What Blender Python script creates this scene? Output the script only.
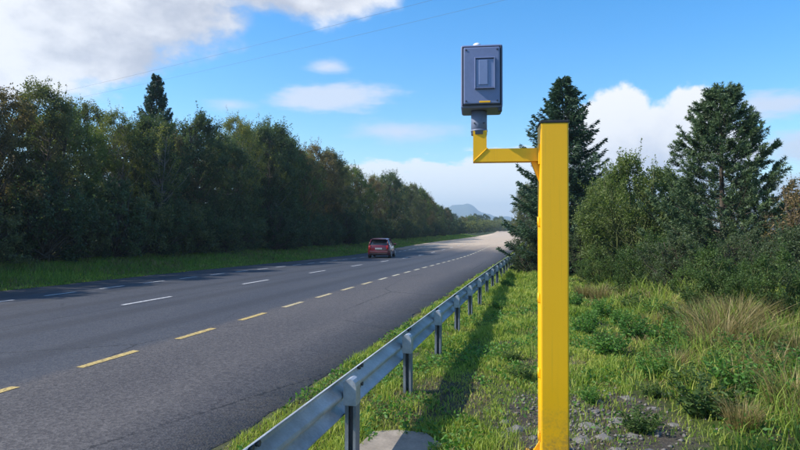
import bpy, bmesh, math, random
import numpy as np
from mathutils import Vector, Matrix

for o in list(bpy.data.objects):
    bpy.data.objects.remove(o)
scene = bpy.context.scene
COL = scene.collection
R = math.radians
rng = np.random.default_rng(7)
random.seed(7)

# ------------------------------------------------------------------ camera
CAM_H = 1.85
YAW = math.atan(140 / 600)                 # road runs along +Y, camera looks left of it
cam = bpy.data.cameras.new('camera')
cam.sensor_width = 36.0
cam.lens = 27.0
cam.clip_start = 0.05
cam.clip_end = 20000
cam_o = bpy.data.objects.new('camera', cam)
COL.objects.link(cam_o)
cam_o.location = (0, 0, CAM_H)
cam_o.rotation_euler = (R(90) + math.atan(5 / 600), 0, YAW)
scene.camera = cam_o

# ------------------------------------------------------------------ light
SUN_EL = R(40)
SUN_H = Vector((-0.95, -0.31)).normalized()      # horizontal direction towards the sun
to_sun = Vector((SUN_H.x * math.cos(SUN_EL), SUN_H.y * math.cos(SUN_EL), math.sin(SUN_EL)))
sun = bpy.data.lights.new('sun', 'SUN')
sun.energy = 4.3
sun.angle = R(0.55)
sun.color = (1.0, 0.93, 0.82)
sun_o = bpy.data.objects.new('sun', sun)
COL.objects.link(sun_o)
sun_o.rotation_euler = to_sun.to_track_quat('Z', 'Y').to_euler()
sun_o.location = (-20, -10, 40)

scene.view_settings.view_transform = 'Standard'
scene.view_settings.look = 'None'
scene.view_settings.gamma = 1.0
scene.view_settings.use_curve_mapping = False
scene.view_settings.exposure = 0.7


class NT:
    """small helper for node trees"""
    def __init__(self, tree):
        self.t = tree
        self.n = tree.nodes
        self.l = tree.links

    def new(self, kind, **kw):
        nd = self.n.new(kind)
        for k, v in kw.items():
            setattr(nd, k, v)
        return nd

    def put(self, sock, val):
        if hasattr(val, 'is_output') or isinstance(val, bpy.types.NodeSocket):
            self.l.new(val, sock)
        else:
            sock.default_value = val

    def math(self, op, a, b=None, c=None, clamp=False):
        nd = self.new('ShaderNodeMath', operation=op)
        nd.use_clamp = clamp
        self.put(nd.inputs[0], a)
        if b is not None:
            self.put(nd.inputs[1], b)
        if c is not None:
            self.put(nd.inputs[2], c)
        return nd.outputs[0]

    def smooth(self, x, lo, hi, out0=0.0, out1=1.0):
        nd = self.new('ShaderNodeMapRange', interpolation_type='SMOOTHSTEP')
        self.put(nd.inputs['Value'], x)
        nd.inputs['From Min'].default_value = lo
        nd.inputs['From Max'].default_value = hi
        nd.inputs['To Min'].default_value = out0
        nd.inputs['To Max'].default_value = out1
        return nd.outputs[0]

    def mix(self, f, a, b, blend='MIX'):
        nd = self.new('ShaderNodeMix', data_type='RGBA', blend_type=blend)
        self.put(nd.inputs[0], f)
        self.put(nd.inputs[6], a)
        self.put(nd.inputs[7], b)
        return nd.outputs[2]

    def noise(self, vec, scale, detail=4, rough=0.55, dist=0.0):
        nd = self.new('ShaderNodeTexNoise')
        if vec is not None:
            self.put(nd.inputs['Vector'], vec)
        nd.inputs['Scale'].default_value = scale
        nd.inputs['Detail'].default_value = detail
        nd.inputs['Roughness'].default_value = rough
        nd.inputs['Distortion'].default_value = dist
        return nd.outputs['Fac']

    def mapping(self, vec, scale=(1, 1, 1), loc=(0, 0, 0), rot=(0, 0, 0)):
        nd = self.new('ShaderNodeMapping')
        self.put(nd.inputs['Vector'], vec)
        nd.inputs['Scale'].default_value = scale
        nd.inputs['Location'].default_value = loc
        nd.inputs['Rotation'].default_value = rot
        return nd.outputs[0]

    def ramp(self, f, stops):
        nd = self.new('ShaderNodeValToRGB')
        el = nd.color_ramp.elements
        while len(el) < len(stops):
            el.new(0.5)
        for e, (p, c) in zip(el, stops):
            e.position = p
            e.color = (*c, 1)
        self.put(nd.inputs[0], f)
        return nd.outputs[0]


# ------------------------------------------------------------------ world: blue sky with fair weather clouds
world = bpy.data.worlds.new('World')
scene.world = world
world.use_nodes = True
W = NT(world.node_tree)
W.n.clear()
sky = W.new('ShaderNodeTexSky', sky_type='NISHITA')
sky.sun_disc = False
sky.sun_elevation = SUN_EL
sky.sun_rotation = math.atan2(SUN_H.x, SUN_H.y) % (2 * math.pi)
sky.altitude = 50
sky.air_density = 1.0
sky.dust_density = 0.35
sky.ozone_density = 2.2
geo = W.new('ShaderNodeTexCoord').outputs['Generated']
sep = W.new('ShaderNodeSeparateXYZ')
W.l.new(geo, sep.inputs[0])
dx, dy, dz = sep.outputs
# azimuth (degrees, right of the road axis positive) and elevation (degrees)
az = W.math('MULTIPLY', W.math('ARCTAN2', dx, dy), 180 / math.pi)
el = W.math('MULTIPLY', W.math('ARCSINE', dz), 180 / math.pi)
stretch = W.mapping(geo, scale=(1, 1, 1.7))
n_big = W.noise(stretch, 5.5, 8, 0.58)
n_fine = W.noise(stretch, 17, 7, 0.6)
wob = W.math('ADD', W.math('MULTIPLY', W.math('SUBTRACT', n_big, 0.5), 2.4),
             W.math('MULTIPLY', W.math('SUBTRACT', n_fine, 0.5), 1.0))


n_c1 = W.noise(geo, 15, 5, 0.55)
n_c2 = W.noise(geo, 38, 6, 0.6)
wob_c = W.math('ADD', W.math('MULTIPLY', W.math('SUBTRACT', n_c1, 0.5), 2.6),
               W.math('MULTIPLY', W.math('SUBTRACT', n_c2, 0.5), 1.5))
n_s1 = W.noise(W.mapping(geo, scale=(1, 1, 4.0)), 8, 7, 0.62)
n_s2 = W.noise(W.mapping(geo, scale=(1, 1, 3.0)), 26, 6, 0.62)
wob_s = W.math('ADD', W.math('MULTIPLY', W.math('SUBTRACT', n_s1, 0.5), 2.6),
               W.math('MULTIPLY', W.math('SUBTRACT', n_s2, 0.5), 1.2))


def blob(a0, e0, ra, re, wobk, gain=1.0, wb=None):
    qa = W.math('DIVIDE', W.math('SUBTRACT', az, a0), ra)
    qe = W.math('DIVIDE', W.math('SUBTRACT', el, e0), re)
    r = W.math('SQRT', W.math('ADD', W.math('MULTIPLY', qa, qa), W.math('MULTIPLY', qe, qe)))
    f = W.math('SUBTRACT', 1.0, r)
    f = W.math('ADD', f, W.math('MULTIPLY', wb if wb is not None else wob, wobk))
    return f if gain == 1.0 else W.math('MULTIPLY', f, gain)


def union(lst):
    a = lst[0]
    for b in lst[1:]:
        a = W.math('MAXIMUM', a, b)
    return a


def pix(x, y):
    """photo pixel -> world azimuth, elevation (degrees)"""
    u = (x - 400) / 600
    v = (230 - y) / 600
    return math.degrees(math.atan(u) - YAW), math.degrees(math.atan2(v, math.sqrt(1 + u * u)))


def pblob(x, y, rx, ry, wobk, gain=1.0, wb=None):
    a, e = pix(x, y)
    k = math.degrees(1 / 600)
    return blob(a, e, rx * k, ry * k, wobk, gain, wb)


# big grey bank on the left, its bright right arm
bank = union([pblob(20, 15, 200, 62, 0.55), pblob(120, -10, 160, 75, 0.55), pblob(-180, 0, 240, 90, 0.5),
              pblob(290, -14, 120, 36, 0.55), pblob(110, 52, 80, 34, 0.6)])
m_bank = W.smooth(bank, 0.0, 0.42)
# soft flat clouds
soft = union([pblob(x_, y_, a_, b_, k_, g_, wob_s) for (x_, y_, a_, b_, k_, g_) in (
    (330, 97, 74, 17, 0.55, 1.0), (328, 66, 26, 9, 0.5, 0.7), (400, 132, 75, 15, 0.6, 0.55), (230, 105, 30, 9, 0.5, 0.5),
    (775, 104, 60, 17, 0.6, 0.9), (815, 150, 46, 20, 0.6, 1.0), (820, 190, 55, 22, 0.6, 0.9))])
m_soft = W.math('MULTIPLY', W.smooth(soft, -0.05, 0.65), 0.85)
# horizon clouds
low = union([pblob(x_, y_, a_, b_, k_, g_, wob_s) for (x_, y_, a_, b_, k_, g_) in (
    (455, 188, 130, 32, 0.95, 1.0), (375, 172, 50, 15, 0.8, 0.9), (500, 168, 70, 20, 0.8, 0.9), (600, 208, 300, 24, 0.6, 0.8))])
m_low = W.math('MULTIPLY', W.smooth(low, 0.06, 0.38), 0.9)
# crisp cumulus between the conifers
cum = union([pblob(x_, y_, a_, b_, k_, g_, wob_c) for (x_, y_, a_, b_, k_, g_) in (
    (620, 124, 38, 40, 0.34, 1.0), (594, 148, 40, 46, 0.34, 1.0), (692, 118, 36, 34, 0.34, 1.0), (660, 136, 60, 36, 0.34, 1.0),
    (640, 170, 90, 46, 0.3, 1.0), (726, 150, 40, 24, 0.4, 0.8))])
m_cum = W.smooth(cum, 0.02, 0.24)
# the same kind of sky everywhere else
n_all = W.noise(W.mapping(geo, scale=(1, 1, 2.2), loc=(3.1, 1.7, 0.4)), 2.6, 9, 0.58)
away = W.math('MULTIPLY', W.smooth(W.math('ABSOLUTE', W.math('ADD', az, 13.1)), 42, 60), W.smooth(el, 0, 8))
above = W.smooth(el, 26, 40)
m_all = W.math('MULTIPLY', W.smooth(n_all, 0.52, 0.68), W.math('MAXIMUM', away, above))

lit = W.smooth(W.math('ADD', n_big, W.math('MULTIPLY', n_fine, 0.35)), 0.5, 0.86)
c_bank = W.mix(lit, (2.2, 2.35, 2.8, 1), (4.1, 4.15, 4.35, 1))
c_soft = (3.4, 3.6, 4.1, 1)
a6, e6 = pix(640, 135)
c_shade = W.smooth(W.math('ADD', W.math('SUBTRACT', el, e6), W.math('MULTIPLY', wob_c, 2.6)), -5.0, 1.5)
c_cum = W.mix(c_shade, (2.9, 3.1, 3.7, 1), (4.6, 4.6, 4.65, 1))
# the clear sky of the photograph is a saturated blue
hsv = W.new('ShaderNodeHueSaturation')
hsv.inputs['Saturation'].default_value = 1.45
hsv.inputs['Value'].default_value = 0.98
W.l.new(sky.outputs[0], hsv.inputs['Color'])
c = hsv.outputs[0]
c = W.mix(m_low, c, (4.8, 4.85, 4.95, 1))
c = W.mix(m_soft, c, c_soft)
c = W.mix(m_all, c, (3.6, 3.8, 4.3, 1))
c = W.mix(m_cum, c, c_cum)
c = W.mix(m_bank, c, c_bank)
bg = W.new('ShaderNodeBackground')
bg.inputs['Strength'].default_value = 0.15
W.l.new(c, bg.inputs['Color'])
wo = W.new('ShaderNodeOutputWorld')
W.l.new(bg.outputs[0], wo.inputs['Surface'])

# ------------------------------------------------------------------ helpers: objects


def put(o, label=None, cat=None, group=None, kind=None):
    if label:
        o['label'] = label
    if cat:
        o['category'] = cat
    if group:
        o['group'] = group
    if kind:
        o['kind'] = kind
    return o


def obj(name, me, mat=None, parent=None, loc=(0, 0, 0), rot=(0, 0, 0)):
    if mat is not None and not me.materials:
        me.materials.append(mat)
    o = bpy.data.objects.new(name, me)
    COL.objects.link(o)
    o.location = loc
    o.rotation_euler = rot
    if parent:
        o.parent = parent
    return o


def empty(name, loc=(0, 0, 0), rz=0, sc=1.0):
    o = bpy.data.objects.new(name, None)
    COL.objects.link(o)
    o.location = loc
    o.rotation_euler = (0, 0, rz)
    o.scale = (sc, sc, sc) if not isinstance(sc, tuple) else sc
    o.empty_display_size = 0.1
    return o


def copy_tree(o, parent=None):
    c_ = o.copy()
    COL.objects.link(c_)
    c_.parent = parent
    for ch in o.children:
        copy_tree(ch, c_)
    return c_


def np_mesh(name, v, f, mat=None, attrs=None, smooth=False):
    """v (N,3), f (M,k) array of one polygon size or list of such arrays"""
    fl = f if isinstance(f, list) else [f]
    fl = [np.asarray(a, dtype=np.int32) for a in fl if len(a)]
    me = bpy.data.meshes.new(name)
    v = np.asarray(v, dtype=np.float32)
    me.vertices.add(len(v))
    me.vertices.foreach_set('co', v.ravel())
    idx = np.concatenate([a.ravel() for a in fl])
    cnt = np.concatenate([np.full(len(a), a.shape[1], np.int32) for a in fl])
    st = np.concatenate([[0], np.cumsum(cnt)[:-1]]).astype(np.int32)
    me.loops.add(len(idx))
    me.loops.foreach_set('vertex_index', idx)
    me.polygons.add(len(cnt))
    me.polygons.foreach_set('loop_start', st)
    me.polygons.foreach_set('loop_total', cnt)
    if smooth:
        me.polygons.foreach_set('use_smooth', np.ones(len(cnt), bool))
    for k, a in (attrs or {}).items():
        at = me.attributes.new(k, 'FLOAT', 'POINT')
        at.data.foreach_set('value', np.asarray(a, np.float32))
    me.update(calc_edges=True)
    me.validate()
    if mat:
        me.materials.append(mat)
    return me


def bm_mesh(name, bm, mat=None, smooth=False):
    me = bpy.data.meshes.new(name)
    bmesh.ops.recalc_face_normals(bm, faces=bm.faces[:])
    bm.to_mesh(me)
    bm.free()
    if smooth:
        for p in me.polygons:
            p.use_smooth = True
    if mat:
        me.materials.append(mat)
    return me


def add_box(bm, cx, cy, cz, sx, sy, sz, bev=0.0, seg=2, mtx=None):
    b2 = bmesh.new()
    bmesh.ops.create_cube(b2, size=1.0)
    bmesh.ops.scale(b2, vec=(sx, sy, sz), verts=b2.verts)
    if bev:
        bmesh.ops.bevel(b2, geom=b2.edges[:], offset=bev, segments=seg, affect='EDGES', profile=0.6)
    bmesh.ops.translate(b2, vec=(cx, cy, cz), verts=b2.verts)
    if mtx is not None:
        bmesh.ops.transform(b2, matrix=mtx, verts=b2.verts)
    merge(bm, b2)


def merge(bm, b2):
    mp = {}
    for v_ in b2.verts:
        mp[v_] = bm.verts.new(v_.co)
    for f_ in b2.faces:
        try:
            nf = bm.faces.new([mp[v_] for v_ in f_.verts])
            nf.smooth = f_.smooth
        except ValueError:
            pass
    b2.free()


def add_cyl(bm, p0, p1, r0, r1=None, n=12, caps=True):
    r1 = r0 if r1 is None else r1
    p0, p1 = Vector(p0), Vector(p1)
    q = (p1 - p0).to_track_quat('Z', 'Y').to_matrix()
    ra, rb = [], []
    for i in range(n):
        a = 2 * math.pi * i / n
        d = q @ Vector((math.cos(a), math.sin(a), 0))
        ra.append(bm.verts.new(p0 + d * r0))
        rb.append(bm.verts.new(p1 + d * r1))
    for i in range(n):
        j = (i + 1) % n
        f_ = bm.faces.new((ra[i], ra[j], rb[j], rb[i]))
        f_.smooth = True
    if caps:
        bm.faces.new(ra[::-1])
        bm.faces.new(rb)


class Tubes:
    """collects tapered tubes as numpy arrays"""
    def __init__(self):
        self.v, self.f, self.n = [], [], 0

    def add(self, pts, rad, sides=5):
        pts = np.asarray(pts, float)
        rad = np.asarray(rad, float)
        k = len(pts)
        t = np.gradient(pts, axis=0)
        t /= np.linalg.norm(t, axis=1)[:, None] + 1e-9
        ref = np.array([0.31, 0.95, 0.05]) if abs(t[0, 2]) > 0.5 else np.array([0, 0, 1.0])
        a = np.cross(t, ref)
        a /= np.linalg.norm(a, axis=1)[:, None] + 1e-9
        b = np.cross(t, a)
        ang = np.arange(sides) * 2 * np.pi / sides
        ring = (a[:, None, :] * np.cos(ang)[None, :, None] + b[:, None, :] * np.sin(ang)[None, :, None])
        v = pts[:, None, :] + ring * rad[:, None, None]
        self.v.append(v.reshape(-1, 3))
        i = np.arange(k - 1)[:, None] * sides
        s = np.arange(sides)[None, :]
        s2 = (s + 1) % sides
        f = np.stack([i + s, i + s2, i + sides + s2, i + sides + s], -1).reshape(-1, 4) + self.n
        self.f.append(f)
        self.n += k * sides

    def mesh(self, name, mat):
        return np_mesh(name, np.concatenate(self.v), np.concatenate(self.f), mat, smooth=True)


def unit(a):
    return a / (np.linalg.norm(a, axis=-1, keepdims=True) + 1e-9)


def leaf_arrays(pos, axis, length, width, tint, fold=0.25):
    """rhombic leaves: base at pos, long axis given; returns verts, faces, tint"""
    n = len(pos)
    axis = unit(axis)
    r = unit(rng.normal(size=(n, 3)))
    side = unit(np.cross(axis, r))
    nor = np.cross(axis, side)
    L = np.asarray(length).reshape(-1, 1) * np.ones((n, 1))
    Wd = np.asarray(width).reshape(-1, 1) * np.ones((n, 1))
    p0 = pos
    p1 = pos + axis * L * 0.45 + side * Wd * 0.5 + nor * Wd * fold
    p2 = pos + axis * L
    p3 = pos + axis * L * 0.45 - side * Wd * 0.5 + nor * Wd * fold
    v = np.stack([p0, p1, p2, p3], 1).reshape(-1, 3)
    i = np.arange(n)[:, None] * 4
    f = np.concatenate([i + np.array([[0, 1, 2]]), i + np.array([[0, 2, 3]])], 0)
    return v, f, np.repeat(tint, 4)


# ------------------------------------------------------------------ materials
MATS = {}


def new_mat(name):
    m = bpy.data.materials.new(name)
    m.use_nodes = True
    t = NT(m.node_tree)
    t.n.clear()
    out = t.new('ShaderNodeOutputMaterial')
    MATS[name] = m
    return m, t, out


def principled(t, out, color, rough=0.6, metal=0.0, spec=0.5, bump=None, coat=0.0):
    p = t.new('ShaderNodeBsdfPrincipled')
    t.put(p.inputs['Base Color'], color if not isinstance(color, tuple) else (*color, 1) if len(color) == 3 else color)
    t.put(p.inputs['Roughness'], rough)
    t.put(p.inputs['Metallic'], metal)
    t.put(p.inputs['Specular IOR Level'], spec)
    p.inputs['Coat Weight'].default_value = coat
    if bump is not None:
        h, s, d = bump
        b = t.new('ShaderNodeBump')
        b.inputs['Strength'].default_value = s
        b.inputs['Distance'].default_value = d
        t.put(b.inputs['Height'], h)
        t.l.new(b.outputs[0], p.inputs['Normal'])
    t.l.new(p.outputs[0], out.inputs['Surface'])
    return p


def mat_simple(name, color, rough=0.55, metal=0.0, var=0.18, scale=6, spec=0.5, bump=0.0, coat=0.0):
    m, t, out = new_mat(name)
    co = t.new('ShaderNodeTexCoord').outputs['Object']
    n1 = t.noise(co, scale, 6, 0.6)
    n2 = t.noise(co, scale * 9, 4, 0.6)
    f = t.math('ADD', t.math('MULTIPLY', n1, 0.65), t.math('MULTIPLY', n2, 0.35))
    lo = tuple(x * (1 - var) for x in color)
    hi = tuple(min(1, x * (1 + var)) for x in color)
    col = t.ramp(f, [(0.32, lo), (0.68, hi)])
    rg = t.math('ADD', rough - 0.12, t.math('MULTIPLY', n1, 0.24))
    principled(t, out, col, rg, metal, spec, (n2, bump, 0.004) if bump else None, coat)
    return m


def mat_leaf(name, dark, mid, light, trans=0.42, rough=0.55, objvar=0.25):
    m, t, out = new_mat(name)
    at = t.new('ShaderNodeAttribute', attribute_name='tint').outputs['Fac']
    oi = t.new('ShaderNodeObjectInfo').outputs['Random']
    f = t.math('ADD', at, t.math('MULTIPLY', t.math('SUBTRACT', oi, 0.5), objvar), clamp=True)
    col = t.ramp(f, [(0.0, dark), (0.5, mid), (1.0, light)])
    d = t.new('ShaderNodeBsdfPrincipled')
    t.l.new(col, d.inputs['Base Color'])
    d.inputs['Roughness'].default_value = rough
    d.inputs['Specular IOR Level'].default_value = 0.3
    tr = t.new('ShaderNodeBsdfTranslucent')
    c2 = t.mix(1.0, col, (1.0, 1.15, 0.45, 1), 'MULTIPLY')
    t.l.new(c2, tr.inputs['Color'])
    mx = t.new('ShaderNodeMixShader')
    mx.inputs[0].default_value = trans
    t.l.new(d.outputs[0], mx.inputs[1])
    t.l.new(tr.outputs[0], mx.inputs[2])
    t.l.new(mx.outputs[0], out.inputs['Surface'])
    return m


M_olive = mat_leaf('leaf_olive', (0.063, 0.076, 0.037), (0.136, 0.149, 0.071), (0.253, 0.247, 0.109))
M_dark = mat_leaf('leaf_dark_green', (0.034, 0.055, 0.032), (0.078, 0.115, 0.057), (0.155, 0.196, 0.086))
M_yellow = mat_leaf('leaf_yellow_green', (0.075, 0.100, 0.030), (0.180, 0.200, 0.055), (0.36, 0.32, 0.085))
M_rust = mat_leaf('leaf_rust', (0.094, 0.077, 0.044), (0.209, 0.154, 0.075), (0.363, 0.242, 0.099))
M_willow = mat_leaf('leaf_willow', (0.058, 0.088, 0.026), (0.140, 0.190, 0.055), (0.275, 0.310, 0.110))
M_spruce = mat_leaf('needle_spruce', (0.016, 0.038, 0.025), (0.038, 0.082, 0.047), (0.081, 0.138, 0.064), trans=0.12)
M_pine = mat_leaf('needle_pine', (0.034, 0.060, 0.030), (0.085, 0.135, 0.064), (0.175, 0.235, 0.100), trans=0.15)
M_bramble = mat_leaf('leaf_bramble', (0.036, 0.070, 0.022), (0.092, 0.155, 0.044), (0.190, 0.255, 0.075))
M_weed = mat_leaf('leaf_weed', (0.039, 0.108, 0.023), (0.095, 0.225, 0.043), (0.205, 0.362, 0.078))
M_grass = mat_leaf('grass_blade', (0.085, 0.150, 0.024), (0.205, 0.305, 0.046), (0.47, 0.49, 0.115), trans=0.4, objvar=0.0)
M_straw = mat_leaf('grass_dry', (0.104, 0.085, 0.032), (0.233, 0.180, 0.074), (0.408, 0.328, 0.157), trans=0.3, objvar=0.0)
M_bark = mat_simple('bark_grey_brown', (0.085, 0.07, 0.055), 0.85, var=0.45, scale=8, bump=0.6, spec=0.2)
M_birch = mat_simple('bark_pale', (0.20, 0.185, 0.165), 0.8, var=0.45, scale=5, bump=0.4, spec=0.2)
M_stem = mat_simple('stem_green', (0.07, 0.085, 0.03), 0.7, var=0.3, spec=0.2)


def mat_asphalt():
    m, t, out = new_mat('asphalt')
    co = t.new('ShaderNodeTexCoord').outputs['Object']
    sp = t.new('ShaderNodeSeparateXYZ')
    t.l.new(co, sp.inputs[0])
    x, y, z = sp.outputs
    fine = t.noise(co, 90, 3, 0.7)
    mid = t.noise(co, 14, 5, 0.65)
    patch = t.noise(t.mapping(co, scale=(0.55, 0.10, 1)), 1.0, 5, 0.6)
    # chippings
    vo = t.new('ShaderNodeTexVoronoi')
    vo.inputs['Scale'].default_value = 45
    t.l.new(co, vo.inputs['Vector'])
    chip = t.new('ShaderNodeSeparateColor')
    t.l.new(vo.outputs['Color'], chip.inputs[0])
    f = t.math('ADD', t.math('MULTIPLY', fine, 0.35), t.math('MULTIPLY', mid, 0.25))
    f = t.math('ADD', f, t.math('MULTIPLY', chip.outputs[0], 0.34))
    f = t.math('ADD', f, t.math('MULTIPLY', t.math('SUBTRACT', patch, 0.1), 0.34))
    lane = t.ramp(f, [(0.28, (0.020, 0.021, 0.028)), (0.54, (0.043, 0.047, 0.060)), (0.90, (0.09, 0.09, 0.095))])
    shoulder = t.ramp(f, [(0.28, (0.027, 0.025, 0.026)), (0.54, (0.066, 0.060, 0.061)), (0.90, (0.145, 0.132, 0.126))])
    # hard shoulder is older, browner dressing; boundary just outside the yellow line
    edge = t.math('ADD', x, t.math('MULTIPLY', t.math('SUBTRACT', mid, 0.5), 0.25))
    col = t.mix(t.smooth(edge, -6.25, -5.9), lane, shoulder)
    # wheel tracks polished a little darker
    wt = t.math('ABSOLUTE', t.math('SUBTRACT', t.math('PINGPONG', t.math('ADD', x, 9.9), 1.85), 0.95))
    wt = t.math('MULTIPLY', t.smooth(wt, 0.45, 0.1), t.smooth(x, -5.9, -6.3))
    col = t.mix(t.math('MULTIPLY', wt, 0.42), col, (0.030, 0.030, 0.034, 1))
    # further on, a worn pale dressing with grazing sun glare painted into its colour
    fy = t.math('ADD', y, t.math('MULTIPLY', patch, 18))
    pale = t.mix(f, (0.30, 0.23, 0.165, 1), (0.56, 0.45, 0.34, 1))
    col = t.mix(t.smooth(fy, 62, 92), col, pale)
    # tar seams and oil dribble
    seam = t.math('ABSOLUTE', t.math('ADD', t.math('ADD', x, 9.72), t.math('MULTIPLY', t.math('SUBTRACT', mid, 0.5), 0.08)))
    col = t.mix(t.math('MULTIPLY', t.smooth(seam, 0.035, 0.012), 0.6), col, (0.02, 0.02, 0.022, 1))
    cv = t.new('ShaderNodeTexVoronoi', feature='DISTANCE_TO_EDGE')
    cv.inputs['Scale'].default_value = 0.33
    t.l.new(t.mapping(co, scale=(1, 0.45, 1)), cv.inputs['Vector'])
    crack = t.math('ADD', cv.outputs[0], t.math('MULTIPLY', t.math('SUBTRACT', mid, 0.5), 0.05))
    crack = t.math('MULTIPLY', t.smooth(t.math('ABSOLUTE', crack), 0.007, 0.002), t.smooth(patch, 0.45, 0.6))
    col = t.mix(t.math('MULTIPLY', crack, 0.7), col, (0.012, 0.012, 0.013, 1))
    grit = t.math('MULTIPLY', t.smooth(x, -3.4, -2.7), t.smooth(t.math('ADD', mid, t.math('MULTIPLY', fine, 0.3)), 0.55, 0.75))
    col = t.mix(t.math('MULTIPLY', grit, 0.6), col, (0.12, 0.10, 0.075, 1))
    h = t.math('ADD', fine, t.math('MULTIPLY', vo.outputs['Distance'], 1.2))
    rg = t.math('ADD', 0.62, t.math('MULTIPLY', patch, 0.2))
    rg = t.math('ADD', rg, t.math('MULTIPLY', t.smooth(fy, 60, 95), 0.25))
    principled(t, out, col, rg, 0, 0.32, (h, 0.5, 0.006))
    return m


def mat_marking(name, color):
    m, t, out = new_mat(name)
    co = t.new('ShaderNodeTexCoord').outputs['Object']
    n1 = t.noise(co, 22, 5, 0.7)
    n2 = t.noise(co, 120, 3, 0.7)
    f = t.math('ADD', t.math('MULTIPLY', n1, 0.6), t.math('MULTIPLY', n2, 0.4))
    col = t.mix(t.smooth(f, 0.38, 0.58), (color[0] * 0.30, color[1] * 0.30, color[2] * 0.38, 1), (*color, 1))
    p = principled(t, out, col, 0.6, 0, 0.4, (n2, 0.5, 0.003))
    return m


def mat_ground():
    m, t, out = new_mat('verge_soil')
    co = t.new('ShaderNodeTexCoord').outputs['Object']
    sp = t.new('ShaderNodeSeparateXYZ')
    t.l.new(co, sp.inputs[0])
    x, y, z = sp.outputs
    n1 = t.noise(co, 0.9, 6, 0.6)
    n2 = t.noise(co, 9, 6, 0.65)
    n3 = t.noise(co, 60, 4, 0.65)
    green = t.ramp(t.math('ADD', t.math('MULTIPLY', n1, 0.5), t.math('MULTIPLY', n2, 0.5)),
                   [(0.30, (0.026, 0.042, 0.010)), (0.5, (0.060, 0.086, 0.018)), (0.72, (0.115, 0.122, 0.040))])
    soil = t.ramp(t.math('ADD', t.math('MULTIPLY', n2, 0.5), t.math('MULTIPLY', n3, 0.5)),
                  [(0.28, (0.032, 0.026, 0.020)), (0.52, (0.085, 0.073, 0.060)), (0.75, (0.17, 0.155, 0.14))])
    bare = t.smooth(t.math('ADD', n1, t.math('MULTIPLY', n2, 0.35)), 0.66, 0.80)
    # spoil left round the foot of the camera pole
    ex = t.math('DIVIDE', t.math('SUBTRACT', x, 0.42), 1.0)
    ey = t.math('DIVIDE', t.math('SUBTRACT', y, 6.1), 1.55)
    rr = t.math('SQRT', t.math('ADD', t.math('MULTIPLY', ex, ex), t.math('MULTIPLY', ey, ey)))
    rr = t.math('ADD', rr, t.math('MULTIPLY', t.math('SUBTRACT', n2, 0.5), 0.9))
    bare = t.math('MAXIMUM', bare, t.smooth(rr, 1.05, 0.75))
    wx_ = t.math('DIVIDE', t.math('ADD', x, 1.05), 0.75)
    wy_ = t.math('DIVIDE', t.math('SUBTRACT', y, 6.5), 1.1)
    wr_ = t.math('SQRT', t.math('ADD', t.math('MULTIPLY', wx_, wx_), t.math('MULTIPLY', wy_, wy_)))
    bare = t.math('MAXIMUM', bare, t.math('MULTIPLY', t.smooth(t.math('ADD', wr_, t.math('SUBTRACT', n2, 0.5)), 1.1, 0.5), 0.85))
    # gritty strip along the tarmac edge
    bare = t.math('MAXIMUM', bare, t.math('MULTIPLY', t.smooth(t.math('ABSOLUTE', t.math('ADD', x, 2.6)), 0.28, 0.08), n2))
    col = t.mix(bare, green, soil)
    principled(t, out, col, 0.95, 0, 0.15, (t.math('ADD', n2, n3), 0.8, 0.03))
    return m


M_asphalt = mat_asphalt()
M_ypaint = mat_marking('road_paint_yellow', (0.60, 0.44, 0.15))
M_cpaint = mat_marking('road_paint_yellow_sheen_far', (0.60, 0.55, 0.38))  # yellow dashes far off, their whitening at grazing view put into the colour
M_mpaint = mat_marking('road_paint_yellow_sheen_mid', (0.60, 0.49, 0.26))  # step between the two, part of that grazing-view whitening painted in
M_wpaint = mat_marking('road_paint_white', (0.62, 0.62, 0.60))
M_ground = mat_ground()
M_concrete = mat_simple('concrete', (0.27, 0.235, 0.195), 0.9, var=0.3, scale=5, bump=0.5, spec=0.2)
M_stone = mat_simple('stone', (0.165, 0.155, 0.145), 0.9, var=0.4, scale=9, bump=0.5, spec=0.2)
M_galv = mat_simple('galvanised_steel', (0.44, 0.465, 0.50), 0.5, metal=0.5, var=0.28, scale=4.5, bump=0.12)
M_galvd = mat_simple('galvanised_post', (0.20, 0.22, 0.25), 0.6, metal=0.4, var=0.28, scale=7, bump=0.08)
M_bolt = mat_simple('bolt_steel', (0.10, 0.105, 0.115), 0.5, metal=0.7)
def mat_yellow():
    m, t, out = new_mat('yellow_paint')
    co = t.new('ShaderNodeTexCoord').outputs['Object']
    sp = t.new('ShaderNodeSeparateXYZ')
    t.l.new(co, sp.inputs[0])
    z = sp.outputs[2]
    n1 = t.noise(co, 2.5, 5, 0.6)
    streak = t.noise(t.mapping(co, scale=(34, 34, 0.9)), 1.0, 4, 0.6)
    speck = t.noise(co, 55, 5, 0.7)
    col = t.mix(n1, (0.90, 0.455, 0.002, 1), (0.95, 0.505, 0.004, 1))
    col = t.mix(t.math('MULTIPLY', t.smooth(streak, 0.52, 0.75), 0.22), col, (0.40, 0.25, 0.03, 1))
    col = t.mix(t.math('MULTIPLY', t.smooth(speck, 0.66, 0.74), 0.45), col, (0.20, 0.13, 0.04, 1))
    dirt = t.math('MULTIPLY', t.smooth(z, 0.75, 0.0), t.smooth(t.math('ADD', n1, t.math('MULTIPLY', speck, 0.6)), 0.62, 0.95))
    col = t.mix(t.math('MULTIPLY', dirt, 0.7), col, (0.13, 0.10, 0.06, 1))
    principled(t, out, col, t.math('ADD', 0.36, t.math('MULTIPLY', n1, 0.25)), 0, 0.45, (n1, 0.04, 0.01))
    return m


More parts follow.
